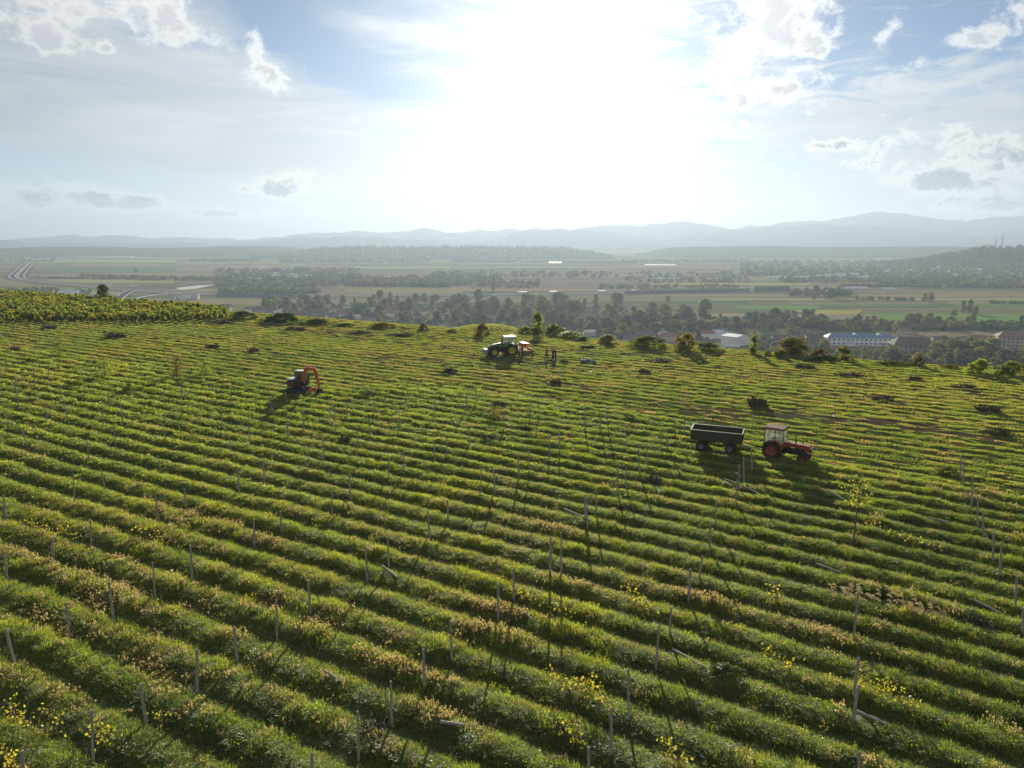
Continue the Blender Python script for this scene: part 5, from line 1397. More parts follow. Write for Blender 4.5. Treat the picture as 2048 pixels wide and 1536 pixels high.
# yellow vine shoots trailing along the rows: (x0, y0, x1, y1, count of leaves, where)
VINES = [(40, 1056, 170, 1082, 240, 'long yellow shoots on a row at the left, above the pinkish dry grass'), (10, 1420, 60, 1478, 150, 'yellow shoots in the lower left corner'), (95, 1440, 120, 1470, 70, 'small yellow tuft of vine in the lower left'), (186, 1470, 222, 1500, 110, 'yellow vine at the foot of the nearest left post'),
         (5, 1522, 50, 1545, 90, 'yellow vine leaves at the bottom left picture edge'), (1002, 1178, 1060, 1206, 170, 'golden shoots beside the post in the lower middle'), (1062, 1212, 1150, 1240, 110, 'string of pale yellow leaves right of the golden shoots'), (1102, 1372, 1180, 1400, 220, 'bright yellow vine left of the tallest near post'),
         (1170, 1392, 1228, 1430, 200, 'golden vine at the foot of a near post'), (1092, 1462, 1168, 1500, 120, 'pale leaves of a drooping shoot near the bottom middle'), (1250, 1196, 1306, 1228, 150, 'golden patch on a row right of the middle'), (1716, 1384, 1828, 1425, 300, 'long golden shoot hanging from a post under the reed clump'),
         (1530, 1322, 1590, 1348, 130, 'golden leaves on the row left of the long golden shoot'), (1725, 1056, 1860, 1100, 150, 'string of bright yellow leaves below the sapling'), (362, 816, 408, 822, 60, 'row of pale leaves at the upper left'), (160, 780, 190, 792, 40, 'little pale shoot at the far left rows'), (335, 786, 366, 796, 50, 'bright pale shoot among the left posts'),
         (1062, 882, 1096, 890, 50, 'yellow patch among the centre posts'), (970, 826, 1000, 840, 60, 'yellow tangle on the border row in the middle'), (1330, 1510, 1372, 1536, 110, 'golden vine at the bottom picture edge'), (270, 1066, 330, 1088, 100, 'yellow-green leafy vine left of a pair of posts'),
         (530, 910, 560, 918, 40, 'pale string of leaves in the middle left rows'), (312, 1444, 335, 1456, 50, 'small golden tuft right of a leaning post'), (810, 1328, 826, 1345, 30, 'single upright yellow shoot in the lower middle'), (1540, 1190, 1560, 1215, 60, 'yellow weeds left of the reeds')]
def vine(x0, y0, x1, y1, n, lb):
    r = np.random.default_rng(n + x0); a, b = on(x0, y0), on(x1, y1)
    a.z += .25; b.z += .25
    tt = thing('vine_shoot', 'vine: ' + lb, 'vine', a, 0, 'yellow vine shoots trailing on the rows')
    d = b - a; stems = MB(); Q = []
    for k in range(3):
        pts = []
        for j in range(7):
            u = j / 6; pts.append(Vector((d.x * u + r.normal(0, .10), d.y * u + r.normal(0, .14), d.z * u + .18 * math.sin(math.pi * u * (1.5 + k)) + r.uniform(.0, .3))))
        stems.tube(pts, .012, 4, False); Q.append(pts)
    build('stem', stems, M['twig'], tt)
    P = []
    for _ in range(n):
        pts = Q[int(r.integers(3))]; u = r.uniform(0, 5.99); k = int(u)
        P.append(pts[k].lerp(pts[k + 1], u - k) + Vector((r.normal(0, .16), r.normal(0, .16), r.normal(.05, .13))))
    P = np.array(P); N = len(P)
    nn = r.normal(size=(N, 3)) + np.array([0, -.3, .6]); nn /= np.linalg.norm(nn, axis=1)[:, None]
    t_ = np.cross(nn, r.normal(size=(N, 3))); t_ /= np.linalg.norm(t_, axis=1)[:, None]; b_ = np.cross(nn, t_); s = r.uniform(.035, .075, (N, 1))
    V = np.stack([P - t_ * s, P - b_ * s * .9, P + t_ * s, P + b_ * s * .9], 1).reshape(-1, 3)
    o = link(bpy.data.objects.new('leaves', np_mesh('leaves', V, np.arange(N * 4).reshape(N, 4), L_['gold'], False))); o.parent = tt
for v_ in VINES: vine(*v_[:4], int(v_[4] * .72), v_[5])
# plumed reeds
p0 = on(1740, 1240)
t = thing('reed_clump', 'clump of tall reeds with pale feathery plumes leaning right', 'reeds', p0)
r_ = np.random.default_rng(12); st, pl = MB(), MB()
for k in range(85):
    x = r_.uniform(-2.1, 2.4); y = r_.normal(0, .35) - x * .45; h = r_.uniform(1.0, 1.75) * (1.1 - .12 * abs(x)); lx = r_.uniform(.15, .5)
    zb = gz(p0.x + x, p0.y + y) - p0.z
    tip = Vector((x + lx, y, zb + h)); st.tube([(x, y, zb - .1), (x + lx * .3, y, zb + h * .6), tip], [.012, .009, .006], 3, False)
    for j in range(7):
        u = j / 6; q = tip + Vector((.20 * u + r_.normal(0, .015), r_.normal(0, .03), -.16 * u * u + .02)); s = .035 * (1.2 - .6 * u)
        pl.add([q + Vector((-s * 1.8, 0, -s)), q + Vector((0, s, 0)), q + Vector((s * 1.8, 0, s * .6)), q + Vector((0, -s, -s))], [(0, 1, 2, 3)])
build('stem', st, L_['olive'], t); build('plume', pl, L_['reed'], t)

# ------------------------------------------------------------------ the standing vineyard at the left: every vine of the near rows, the rest beyond as one mass
vine_tr = MB().tube([(0, 0, -.2), (.04, 0, .4), (-.02, .03, .85), (.03, 0, 1.3)], [.045, .04, .03, .015], 5).mesh('trunk', M['twig'], True)
vine_cr = [crown_mesh('foliage', L_['vine'], 200 + k, 1.32, .62, 16, 22, .12, 'tall') for k in range(4)]
for m_ in vine_cr:
    co = np.zeros(len(m_.vertices) * 3, np.float32); m_.vertices.foreach_get('co', co); co = co.reshape(-1, 3); co[:, 2] += .35; co[:, :2] *= 1.5; m_.vertices.foreach_set('co', co.ravel()); m_.update()
spots = []
for k in range(-12, 60):
    for j in range(-10, 90):
        X = -62 - k * 2.3; Y = 160 + j * 1.25 + rng.normal(0, .1)
        if vco(np.array([X]), np.array([Y]))[0] < V_EDGE + 2 and X > -190 and Y > 158 + max(0, (X + 80)) * .25 and abs(X) < .78 * Y and 1024 + 1422 * X / (Y * .98 + 3.6) < 452: spots.append((Y, X))
spots.sort()
near_n = 280
for Y, X in spots[:near_n]:
    t = thing('grape_vine', 'leafy grape vine with yellowing leaves in the front of the standing vineyard', 'vine', (X, Y, gz(X, Y)), rng.uniform(0, 6.28), 'grape vines of the standing vineyard')
    s = rng.uniform(.85, 1.2); t.scale = (s, s, s)
    c = link(bpy.data.objects.new('foliage', vine_cr[int(rng.integers(4))])); c.parent = t
    q = link(bpy.data.objects.new('trunk', vine_tr)); q.parent = t
vine_col = bpy.data.collections.new('vine_kinds')
for m_ in vine_cr: vine_col.objects.link(bpy.data.objects.new('vine_kind', m_))
rest = np.array(spots[near_n:]); n = len(rest)
if n:
    P = np.stack([rest[:, 1], rest[:, 0], ground_z(rest[:, 1], rest[:, 0])], -1); s = rng.uniform(.85, 1.2, n)
    scatter('vineyard', vine_col, P, rng.integers(0, 4, n), np.stack([0 * s, 0 * s, rng.uniform(0, 6.28, n)], -1), np.stack([s, s, s], -1), np.ones((n, 4)), 'yellow-green vines of the standing vineyard receding up to the crest')
pd = slope_at(208, 606); pd = Vector((pd.x, pd.y, pd.z)); pd = at_dist(208, 606, 214.0); pd.z = float(land(np.array([pd.x]), np.array([pd.y]))[0]) - .2
plant_tree('dark_tree', K_big[0], 'dark', pd, height_for(pd, 33), 'lone dark round tree rising above the standing vineyard', 'tree', wide=1.0)
# ------------------------------------------------------------------ valley: fields, roads
def flat_mat(name, a, b, sc=.02, st=None): return earth(name, [a, tuple((p + q) / 2 for p, q in zip(a, b)), b], sc, 5, .98, 0, st)
ST = (R(5), (1 / 60, 1, 1))
FM = {'tan': flat_mat('stubble_field', (0.186, 0.149, 0.075), (0.274, 0.226, 0.120), .10, ST), 'pink': flat_mat('ploughed_field', (0.170, 0.115, 0.070), (0.240, 0.175, 0.115), .10, ST), 'green': flat_mat('winter_crop_field', (0.110, 0.206, 0.045), (0.154, 0.260, 0.058), .10, ST),
      'olive': flat_mat('pasture_field', (0.097, 0.138, 0.042), (0.154, 0.192, 0.061), .10, ST), 'pale': flat_mat('hay_field', (0.206, 0.245, 0.079), (0.297, 0.327, 0.109), .10, ST), 'gold': flat_mat('golden_field', (0.271, 0.241, 0.058), (0.361, 0.314, 0.087), .10, ST),
      'dark': flat_mat('fallow_field', (0.064, 0.089, 0.040), (0.113, 0.133, 0.056), .10, ST)}
FIELDS = [(1280, 2100, 588.5, 592.5, 'tan'), (1350, 2100, 593.5, 596.5, 'pink'), (1420, 2100, 597, 600.5, 'pale'), (1480, 1900, 601.5, 604, 'dark'), (1500, 2100, 604.5, 607, 'tan'), (1500, 1960, 608, 611.5, 'olive'), (1480, 1640, 612, 618, 'green'), (1640, 1880, 612, 616, 'dark'),
          (1700, 2100, 616.5, 621, 'pink'), (1600, 1720, 620, 629, 'gold'), (1725, 1900, 622, 628, 'olive'), (1760, 2100, 629, 643, 'green'), (1900, 2100, 608, 615, 'olive'), (1910, 2100, 601, 603.5, 'olive'), (930, 1300, 570, 575, 'pink'), (820, 1250, 577, 582.5, 'tan'), (700, 930, 573, 588, 'tan'),
          (560, 690, 577, 589, 'pink'), (1000, 1400, 560, 565, 'pink'), (1100, 1450, 548, 553, 'tan'), (880, 1200, 540, 545, 'olive'), (1300, 1620, 566, 570, 'gold'), (1400, 1650, 556, 560, 'tan'), (720, 1000, 552, 557, 'tan'), (0, 60, 562, 574, 'tan'), (18, 190, 576, 586, 'green'), (105, 350, 558.5, 566, 'pale'),
          (75, 420, 549, 556, 'tan'), (90, 350, 534, 545, 'olive'), (140, 320, 527.5, 532.5, 'tan'), (60, 350, 519.5, 525, 'pale'), (280, 540, 597, 610, 'tan'), (430, 620, 611, 622, 'olive'), (1640, 1860, 565.5, 571, 'pink'), (1000, 1300, 532, 536, 'tan'), (1250, 1500, 538, 542, 'olive'), (350, 560, 524, 528, 'tan'), (700, 900, 533, 537, 'pale')]
for k, (x0, x1, y0, y1, c) in enumerate(FIELDS):
    sk = (y1 - y0) * 2.2
    q = [valley_at(x0 - sk, y0), valley_at(x1 + sk * .3, y0 + .25), valley_at(x1 - sk * .3, y1), valley_at(x0 + sk, y1 - .25)]
    dz = .10 + .03 * (k % 5)
    mb = MB().add([p + Vector((0, 0, dz)) for p in (q[3], q[2], q[1], q[0])], [(0, 1, 2, 3)])
    o = build('field', mb, FM[c]); tag(o, kind='structure')
def smooth_path(pts, n=8):
    P = [Vector(p) for p in pts]; out = []
    for i in range(len(P) - 1):
        a, b, c, d = P[max(0, i - 1)], P[i], P[i + 1], P[min(len(P) - 1, i + 2)]
        for k in range(n):
            t = k / n
            out.append(.5 * ((2 * b) + (c - a) * t + (2 * a - 5 * b + 4 * c - d) * t * t + (3 * b - a - 3 * c + d) * t ** 3))
    return out + [P[-1]]
def ribbon(name, pts, off, width, mat, dz, parent=None):
    P = smooth_path(pts); vs = []
    for i, p in enumerate(P):
        d = (P[min(len(P) - 1, i + 1)] - P[max(0, i - 1)]); d.z = 0; d.normalize(); n_ = Vector((-d.y, d.x, 0))
        vs += [p + n_ * (off + width / 2) + Vector((0, 0, dz)), p + n_ * (off - width / 2) + Vector((0, 0, dz))]
    fs = [(2 * i, 2 * i + 1, 2 * i + 3, 2 * i + 2) for i in range(len(P) - 1)]
    return tag(build(name, MB().add(vs, fs), mat, parent), kind='structure')
asph = earth('asphalt', [(.05, .052, .055), (.075, .076, .078)], .3)
gravel = earth('pale_gravel', [(.48, .45, .40), (.66, .62, .55)], .15)
verge = earth('verge_grass', [(.05, .06, .025), (.10, .10, .045)], .1)
line_m = paint('road_line_paint', (.75, .75, .72), .6, 0, .1)
dust = earth('dirt_track', [(.22, .17, .12), (.32, .25, .18)], .2)
MW = [valley_at(x, y) for x, y in ((63, 523), (58, 526.5), (52, 532), (45, 539), (37, 547), (33, 553), (44, 559), (90, 564.5), (180, 573), (260, 580.5), (340, 585.5), (440, 589.5), (560, 592), (700, 592.5), (850, 591.5), (1000, 589.8), (1150, 587.8), (1300, 585), (1450, 582), (1600, 579.5), (1800, 576.5), (2100, 573.5))]
ribbon('road_embankment', MW, 0, 58, verge, .35)
ribbon('road', MW, 9.5, 13, asph, .6); ribbon('road', MW, -9.5, 13, asph, .6)
for off in (16.6, 2.6, -2.6, -16.6): ribbon('road_edge_strip', MW, off, 2.6, gravel, .75)
RP = [valley_at(x, y) for x, y in ((232, 606), (240, 596), (250, 588), (266, 580.5), (292, 576.5), (330, 574), (372, 570), (410, 565), (432, 560))]
ribbon('road', RP, 0, 11, asph, .9)
for off in (-6.6, 6.6): ribbon('road_edge_strip', RP, off, 2.0, gravel, 1.0)
ribbon('path', [valley_at(x, y) for x, y in ((246, 604), (286, 594), (330, 588), (360, 586))], 0, 7, gravel, .5)
ribbon('path', [valley_at(x, y) for x, y in ((1395, 654), (1404, 660), (1417, 664), (1432, 672), (1442, 679), (1452, 688))], 0, 4.5, dust, .6)
ribbon('path', [valley_at(x, y) for x, y in ((1726, 690), (1732, 700), (1738, 712), (1742, 722))], 0, 6, dust, .6)
ribbon('path', [valley_at(x, y) for x, y in ((1180, 664), (1230, 663), (1275, 655), (1300, 650))], 0, 4, dust, .6)
q = [valley_at(x, y) + Vector((0, 0, 1.2)) for x, y in ((350, 577), (362, 581.5), (395, 578), (432, 570.5), (400, 571.5))]
tag(build('gravel_lot', MB().add(q, [(0, 1, 2, 3, 4)]), gravel), kind='structure')
# concrete overpass
def overpass():
    a = valley_at(370, 599); t = thing('overpass', 'pale concrete road overpass with sloping abutment beside the curved ramp', 'bridge', a, R(8))
    build('deck', MB().box((0, 0, 8.2), (46, 10, 1.2)).box((0, -5.1, 9.1), (46, .3, .9)).box((0, 5.1, 9.1), (46, .3, .9)), M['concrete'], t)
    build('abutment', MB().prism([(6, 0), (22, 0), (22, 7.6), (12, 7.6)], -5, 5), M['concrete'], t)
    for x in (-16, -6): build('pier', MB().box((x, -2.5, 3.8), (1.4, 1.4, 7.6)).box((x, 2.5, 3.8), (1.4, 1.4, 7.6)), M['concrete'], t)
overpass()
M['teal'] = paint('teal_barrier_panel', (.05, .14, .155), .5, 0, .3, (.1, .1, .08), .3)
M['slate'] = paint('dark_panel', (.045, .06, .055), .7, 0, .3, (.08, .08, .06), .3)
def barrier(x0, y0, x1, y1, h, mat, lb):
    a, b = valley_at(x0, y0), valley_at(x1, y1); d = b - a; t = thing('panel_wall', lb, 'noise barrier', a, math.atan2(d.y, d.x))
    L = d.length; n = max(2, int(L / 12))
    build('panel', MB().box((L / 2, 0, h / 2), (L, .25, h)), mat, t)
    p = MB()
    for k in range(n + 1): p.box((L * k / n, 0, h / 2 + .1), (.35, .4, h + .2))
    build('posts_strip', p, M['grey'], t)['kind'] = 'stuff'
barrier(432, 593.5, 616, 595.5, 5.5, M['teal'], 'teal noise barrier along the motorway below the far village')
barrier(1250, 588, 1500, 583.5, 6, M['slate'], 'dark panel band along the right half of the motorway')  # panels put up to draw the dark band beside the road
barrier(1508, 582.5, 1580, 581.5, 9, M['slate'], 'tall dark panel band beside the grove in the valley fields')
# trucks and vans on the motorway
M['tarp'] = paint('white_truck_tarp', (.78, .78, .76), .5, 0, .1)
def truck(px, py, L, rz, lb, cabc='white'):
    p = valley_at(px, py); t = thing('lorry', lb, 'lorry', (p.x, p.y, VALLEY + .65), rz)
    build('cargo_box', MB().box((0, 0, 2.55), (L, 2.5, 2.8)).box((0, 0, 1.05), (L * .95, 1.2, .25)), M['tarp'], t, bevel=.05)
    build('cab', MB().prism([(L / 2 + .3, .6), (L / 2 + .3, 3.4), (L / 2 + .9, 3.6), (L / 2 + 1.9, 2.5), (L / 2 + 2.2, 1.6), (L / 2 + 2.2, .6)], -1.2, 1.2), M[cabc], t, bevel=.08)
    for x in (L / 2 + 1.4, L / 2 - .8, -L / 2 + 1.2, -L / 2 + 2.5):
        for s in (-1, 1): build('wheel', MB().lathe([(.001, -.16), (.42, -.16), (.52, -.1), (.52, .1), (.42, .16), (.001, .16)], (x, s * 1.1, .52), 'y', 16), M['tyre'], t)
truck(1107, 587.3, 12.5, R(183), 'white articulated lorry alone behind the tall young tree')
truck(1046, 588.2, 15, R(183), 'long low white lorry leading on the motorway left of the other lorry')
truck(1204, 585.6, 13.5, R(3), 'white lorry with reddish cab on the motorway in the middle', 'red')
truck(1266, 584.6, 5, R(3), 'small white box lorry at the head of the motorway traffic')

# ------------------------------------------------------------------ houses
M['wall_white'] = paint('white_render', (.78, .78, .76), .85, 0, .25, (.4, .37, .32), .2)
M['wall_cream'] = paint('cream_render', (.50, .44, .35), .85, 0, .3, (.35, .3, .24), .2)
M['wall_pink'] = paint('pinkish_render', (.48, .36, .32), .85, 0, .3, (.36, .28, .24), .2)
M['wall_grey'] = paint('grey_pink_render', (.30, .26, .25), .85, 0, .3, (.2, .18, .16), .2)
M['roof_tile'] = paint('clay_tile_roof', (.24, .12, .085), .8, 0, .4, (.12, .08, .065), .3)
M['roof_brown'] = paint('brown_tile_roof', (.12, .085, .075), .8, 0, .4, (.07, .06, .055), .3)
M['roof_blue'] = paint('blue_metal_roof', (.13, .22, .36), .45, .1, .2, (.2, .24, .3), .3)
M['roof_light'] = paint('pale_sheet_roof', (.68, .66, .62), .35, .2, .2, (.4, .36, .32), .2)
M['pane'] = paint('dark_window', (.03, .035, .045), .2, 0, .1)
def house(name, lb, p, w_, d_, h, rh, rz, wall, roof, rows=0, cols=0, hip=0.0, group=None, cat='house', small=False, chimney=True, two=None):
    t = thing(name, lb, cat, p, rz, group)
    build('wall', MB().box((0, 0, h / 2 - .5), (w_, d_, h + 1)).prism([(-d_ / 2, h), (0, h + rh * .97), (d_ / 2, h)], -w_ / 2 + hip, w_ / 2 - hip, 'x'), wall, t)
    e = .5; hx = max(.01, w_ / 2 - hip)
    vs = [(-w_ / 2 - e, -d_ / 2 - e, h - .1), (w_ / 2 + e, -d_ / 2 - e, h - .1), (w_ / 2 + e, d_ / 2 + e, h - .1), (-w_ / 2 - e, d_ / 2 + e, h - .1), (-hx - (e if hip == 0 else 0), 0, h + rh), (hx + (e if hip == 0 else 0), 0, h + rh)]
    up = [(x, y, z + .25) for x, y, z in vs]
    mb = MB().add(vs + up, [(6, 7, 11, 10), (8, 9, 10, 11), (0, 4, 5, 1), (2, 5, 4, 3), (0, 1, 7, 6), (2, 3, 9, 8), (1, 2, 8, 7), (3, 0, 6, 9)] + ([(9, 6, 10), (7, 8, 11)] if hip else [(4, 10, 6), (4, 6, 0), (3, 9, 10), (3, 10, 4), (5, 1, 7), (5, 7, 11), (5, 11, 8), (5, 8, 2)]))
    rf = build('roof', mb, roof, t)
    if small: return t
    if chimney: build('chimney', MB().box((w_ * .2, d_ * .12, h + rh * .9 + .4), (.9, .9, 2.2)), M['roof_tile'], rf)
    for r0 in range(rows):
        for c0 in range(cols):
            x = -w_ / 2 + w_ * (c0 + .5) / cols; z = h * (r0 + .52) / rows
            wn = build('window', MB().box((x, -d_ / 2 - .02, z), (1.7, .12, 1.6)), M['pane'], t)
            build('frame', MB().box((x, -d_ / 2 - .07, z - .86), (2.0, .22, .12)), M['wall_white'], wn)
    if rows: build('door', MB().box((w_ * .31, -d_ / 2 - .02, 1.05), (1.3, .14, 2.1)), M['roof_brown'], t)
    return t
def vz(px, py): return valley_at(px, py)
house('hall', 'pale tall hall with bright lit sheet roof beside the winding dirt track', vz(1470, 689), 17, 20, 8.5, 1.5, R(-52), M['wall_white'], M['roof_light'], 0, 0, cat='hall', chimney=False)
house('shed', 'bluish long low shed behind the bright-roofed hall', vz(1432, 668), 22, 9, 3.5, 2.2, R(-8), M['wall_white'], M['roof_blue'], cat='shed', chimney=False)
house('shed', 'small pale shed in front of the bright-roofed hall', vz(1462, 698), 13, 7, 2.6, 1.4, R(-10), M['wall_grey'], M['roof_light'], cat='shed', chimney=False)
house('shed', 'low whitewashed shed left of the dirt track', vz(1415, 690), 14, 7, 2.6, 1.6, R(10), M['wall_white'], M['roof_brown'], cat='shed', chimney=False)
lb_ = vz(1722, 691)
t = house('long_building', 'long white two-storey building with a blue metal roof', (lb_.x, lb_.y + 4, lb_.z), 64, 11, 7.4, 3.6, R(-3), M['wall_white'], M['roof_blue'], 2, 15, 5, cat='building', chimney=False)
for x in (-6, 16): build('dormer', MB().prism([(-3.2, 10.0), (0, 11.9), (3.2, 10.0)], -3.6, 0, 'y').add([(0, 0, 0)], []) , M['wall_white'], t).location = (x, 0, -.3)
house('annexe', 'small white gabled porch building before the blue-roofed block', vz(1700, 691), 8, 6, 3, 2, R(60), M['wall_white'], M['roof_light'], cat='house', chimney=False)
house('brown_roofed_block', 'broad block with big brown hipped roof right of the blue-roofed building', vz(1822, 704), 36, 15, 7, 6.2, R(-6), M['wall_grey'], M['roof_brown'], 2, 9, 6, cat='building')
house('brown_roofed_block', 'second brown-roofed block, half behind trees, with pinkish gable', vz(1886, 702), 26, 12, 6, 5, R(-6), M['wall_pink'], M['roof_brown'], 2, 6, 4, cat='building')
house('apartment_house', 'pinkish three-storey house with terracotta roof at the right edge', vz(2024, 693), 28, 15, 9.5, 4.2, R(-20), M['wall_pink'], M['roof_tile'], 3, 8, 5, cat='building')
house('long_shed', 'long low shed with brown roof left of the pinkish house', vz(1944, 686), 20, 9, 3.4, 2.8, R(-4), M['wall_grey'], M['roof_brown'], cat='shed', chimney=False)
house('pale_house', 'lone pale small house among trees left of the blue-roofed building', vz(1625, 682), 14, 9, 5, 3, R(-15), M['wall_white'], M['roof_brown'], 2, 3, cat='house')
house('pale_house', 'red-roofed house peeping out behind the blue-roofed building', vz(1808, 672), 12, 9, 5, 3.4, R(10), M['wall_cream'], M['roof_tile'], 1, 3, cat='house')
for px, py, wd, rz, wl, rf, lb in ((443, 622, 26, 4, 'wall_grey', 'roof_brown', 'dark-roofed barn in the tan field at the left'), (500, 624, 14, -20, 'wall_white', 'roof_brown', 'white-gabled house left in the near village'), (522, 624, 18, 5, 'wall_grey', 'roof_brown', 'dark barn beside the white-gabled house'),
                                   (556, 629, 10, 60, 'wall_white', 'roof_light', 'tiny white gable behind the bramble mound'), (600, 634, 18, -8, 'wall_grey', 'roof_brown', 'brown roof at the middle of the near village'), (640, 630, 22, 10, 'wall_grey', 'roof_brown', 'wide brown roof in the near village'),
                                   (664, 637, 14, -25, 'wall_white', 'roof_brown', 'white house at the right of the near village'), (690, 634, 14, 12, 'wall_white', 'roof_tile', 'white house with clay roof in the near village'), (712, 640, 11, 50, 'wall_white', 'roof_light', 'pale little house by the valley trees'), (740, 643, 13, -10, 'wall_cream', 'roof_brown', 'cream house right end of the near village'),
                                   (1178, 672, 12, 20, 'wall_cream', 'roof_light', 'pale shed roof behind the reedy shrub'), (1262, 684, 15, -12, 'wall_grey', 'roof_brown', 'brown-roofed house behind the long hedge'), (1324, 678, 14, 40, 'wall_white', 'roof_light', 'pale-roofed house glinting above the long hedge'), (1378, 676, 13, -30, 'wall_white', 'roof_brown', 'white house left of the dirt track'),
                                   (1546, 692, 14, 14, 'wall_grey', 'roof_brown', 'brown house right of the yellow-green young tree'), (1590, 688, 16, -12, 'wall_grey', 'roof_brown', 'low brown house behind the golden bush'), (95, 588, 22, 8, 'wall_white', 'roof_brown', 'white farm building behind the vineyard left of the dark tree'), (140, 592, 34, 2, 'wall_white', 'roof_light', 'long pale stable behind the vineyard near the dark tree'),
                                   (370, 596, 20, 0, 'wall_white', 'roof_light', 'white kiosk building under the overpass')):
    p = valley_at(px, py)
    house('village_house', lb, (p.x, p.y, p.z), wd, wd * .6, 4.2, wd * .2, R(rz), M[wl], M[rf], 0, 0, small=True, cat='house')
# sheds with bright roofs and glasshouses far out in the plain
for px, py, wpx, hpx, lb in ((80, 519.5, 40, 2.6, 'long bright roof far left above the motorway'), (190, 515.5, 62, 2.4, 'two-part glinting glasshouse far left'), (245, 515, 40, 2.2, 'second glinting roof right of the far left glasshouse'), (1545, 556, 26, 4, 'white factory roof left of three beside the chimney'),
                             (1580, 557, 34, 4, 'long white factory roof in the middle of three'), (1606, 558, 22, 6, 'brightest white factory roof right of three'), (1636, 558, 8, 9, 'white silo block right of the factory'), (1664, 556, 34, 8, 'grey-blue factory hall in the town'), (1712, 578, 40, 5, 'long pale hall beside the motorway at right'), (1775, 579, 24, 4, 'bluish hall right of the long pale one'),
                             (1346, 558, 28, 3, 'white farm roof in the middle plain'), (1322, 558, 22, 3, 'second white farm roof in the middle plain'), (1100, 545, 14, 3, 'small white farm in the hazy centre'), (1110, 526.5, 24, 2.4, 'white building group under the flat ridge'), (1320, 531, 60, 2.2, 'long glinting glasshouse strip under the right ridge'), (1035, 526, 10, 3, 'bright dot of a house under the flat ridge'),
                             (2030, 550, 22, 5, 'warm-lit white roof near the right edge'), (600, 532, 30, 4, 'pale pink long hall in the left plain'), (515, 534, 24, 2.6, 'thin white roof in the left village'), (215, 573, 28, 5, 'white hall beside the motorway at the left'), (270, 574, 16, 4, 'pale hall right of the white one at the left')):
    p = valley_at(px, py); dep = p.y
    wd = wpx * dep / FPX; hh = max(2.5, hpx * dep / FPX)
    house('valley_hall', lb, p, wd, min(40, wd * .5), hh * .5, hh * .5, R(rng.uniform(-6, 6)), M['wall_white'], M['roof_light'], small=True, cat='hall')
# scattered houses of the far villages
def village(boxes, n, lb, grp, seed, scale=1.0):
    r = np.random.default_rng(seed); walls = ['wall_white', 'wall_white', 'wall_cream', 'wall_pink']; rf = ['roof_tile', 'roof_brown', 'roof_brown', 'roof_light']
    for k in range(n):
        x0, x1, y0, y1 = boxes[int(r.integers(len(boxes)))]
        p = valley_at(r.uniform(x0, x1), r.uniform(y0, y1)); wd = r.uniform(9, 17) * scale
        rr = int(r.integers(4))
        house('far_house', lb, p, wd, wd * .65, r.uniform(3, 6.5) * scale, wd * .24, r.uniform(-.7, .7), M[walls[int(r.integers(4))]], M[rf[rr]], small=True, group=grp)
village([(440, 700, 540, 560), (520, 700, 545, 565), (480, 640, 550, 568)], 44, 'little house among the trees of the village at the left of the plain', 'houses of the left far village', 3)
village([(1560, 2048, 524, 548), (1750, 2048, 535, 562), (1640, 1800, 545, 560)], 64, 'little house in the hazy town below the right ridges', 'houses of the town on the right', 4, 1.15)
village([(780, 900, 625, 640), (700, 800, 632, 640)], 8, 'little house half hidden in the tree belt left of centre', 'houses in the tree belt left of centre', 5, .9)
village([(1250, 1440, 674, 692), (1510, 1640, 682, 702), (1870, 1985, 682, 700)], 20, 'brown or pale roofed house among the trees just beyond the crest', 'houses just beyond the crest at right', 6, 1.0)
def church(px, py, hpx, lb, y_=None):
    p = valley_at(px, py); h = hpx * p.y / FPX; t = thing('church', lb, 'church', p, R(10))
    build('tower', MB().box((0, 0, h * .29), (h * .17, h * .17, h * .58)), M['wall_white'], t)
    build('spire', MB().lathe([(h * .13, h * .58), (h * .115, h * .60), (h * .05, h * .75), (.05, h)], (0, 0, 0), 'z', 8), M['slate'], t)
    build('nave', MB().box((h * .3, 0, h * .13), (h * .5, h * .24, h * .26)), M['wall_white'], t); build('roof', MB().prism([(-h * .14, h * .26), (0, h * .42), (h * .14, h * .26)], h * .07, h * .56, 'x'), M['roof_brown'], t)
church(1785, 525, 15, 'church with dark spire rising from the hazy town at the right')
church(1680, 531, 10, 'smaller white church left of the dark-spired one')
p = valley_at(554, 557); t = thing('church', 'broad white church or villa at the middle of the left far village', 'church', p, R(-10)); hh = 15 * p.y / FPX
build('wall', MB().box((0, 0, hh * .3), (hh * 1.1, hh * .6, hh * .6)).box((0, -hh * .1, hh * .45), (hh * .5, hh * .7, hh * .9)), M['wall_white'], t); build('roof', MB().prism([(-hh * .36, hh * .9), (0, hh * 1.15), (hh * .36, hh * .9)], -hh * .28, hh * .28, 'x').box((0, 0, hh * .63), (hh * 1.14, hh * .64, hh * .06)), M['slate'], t)
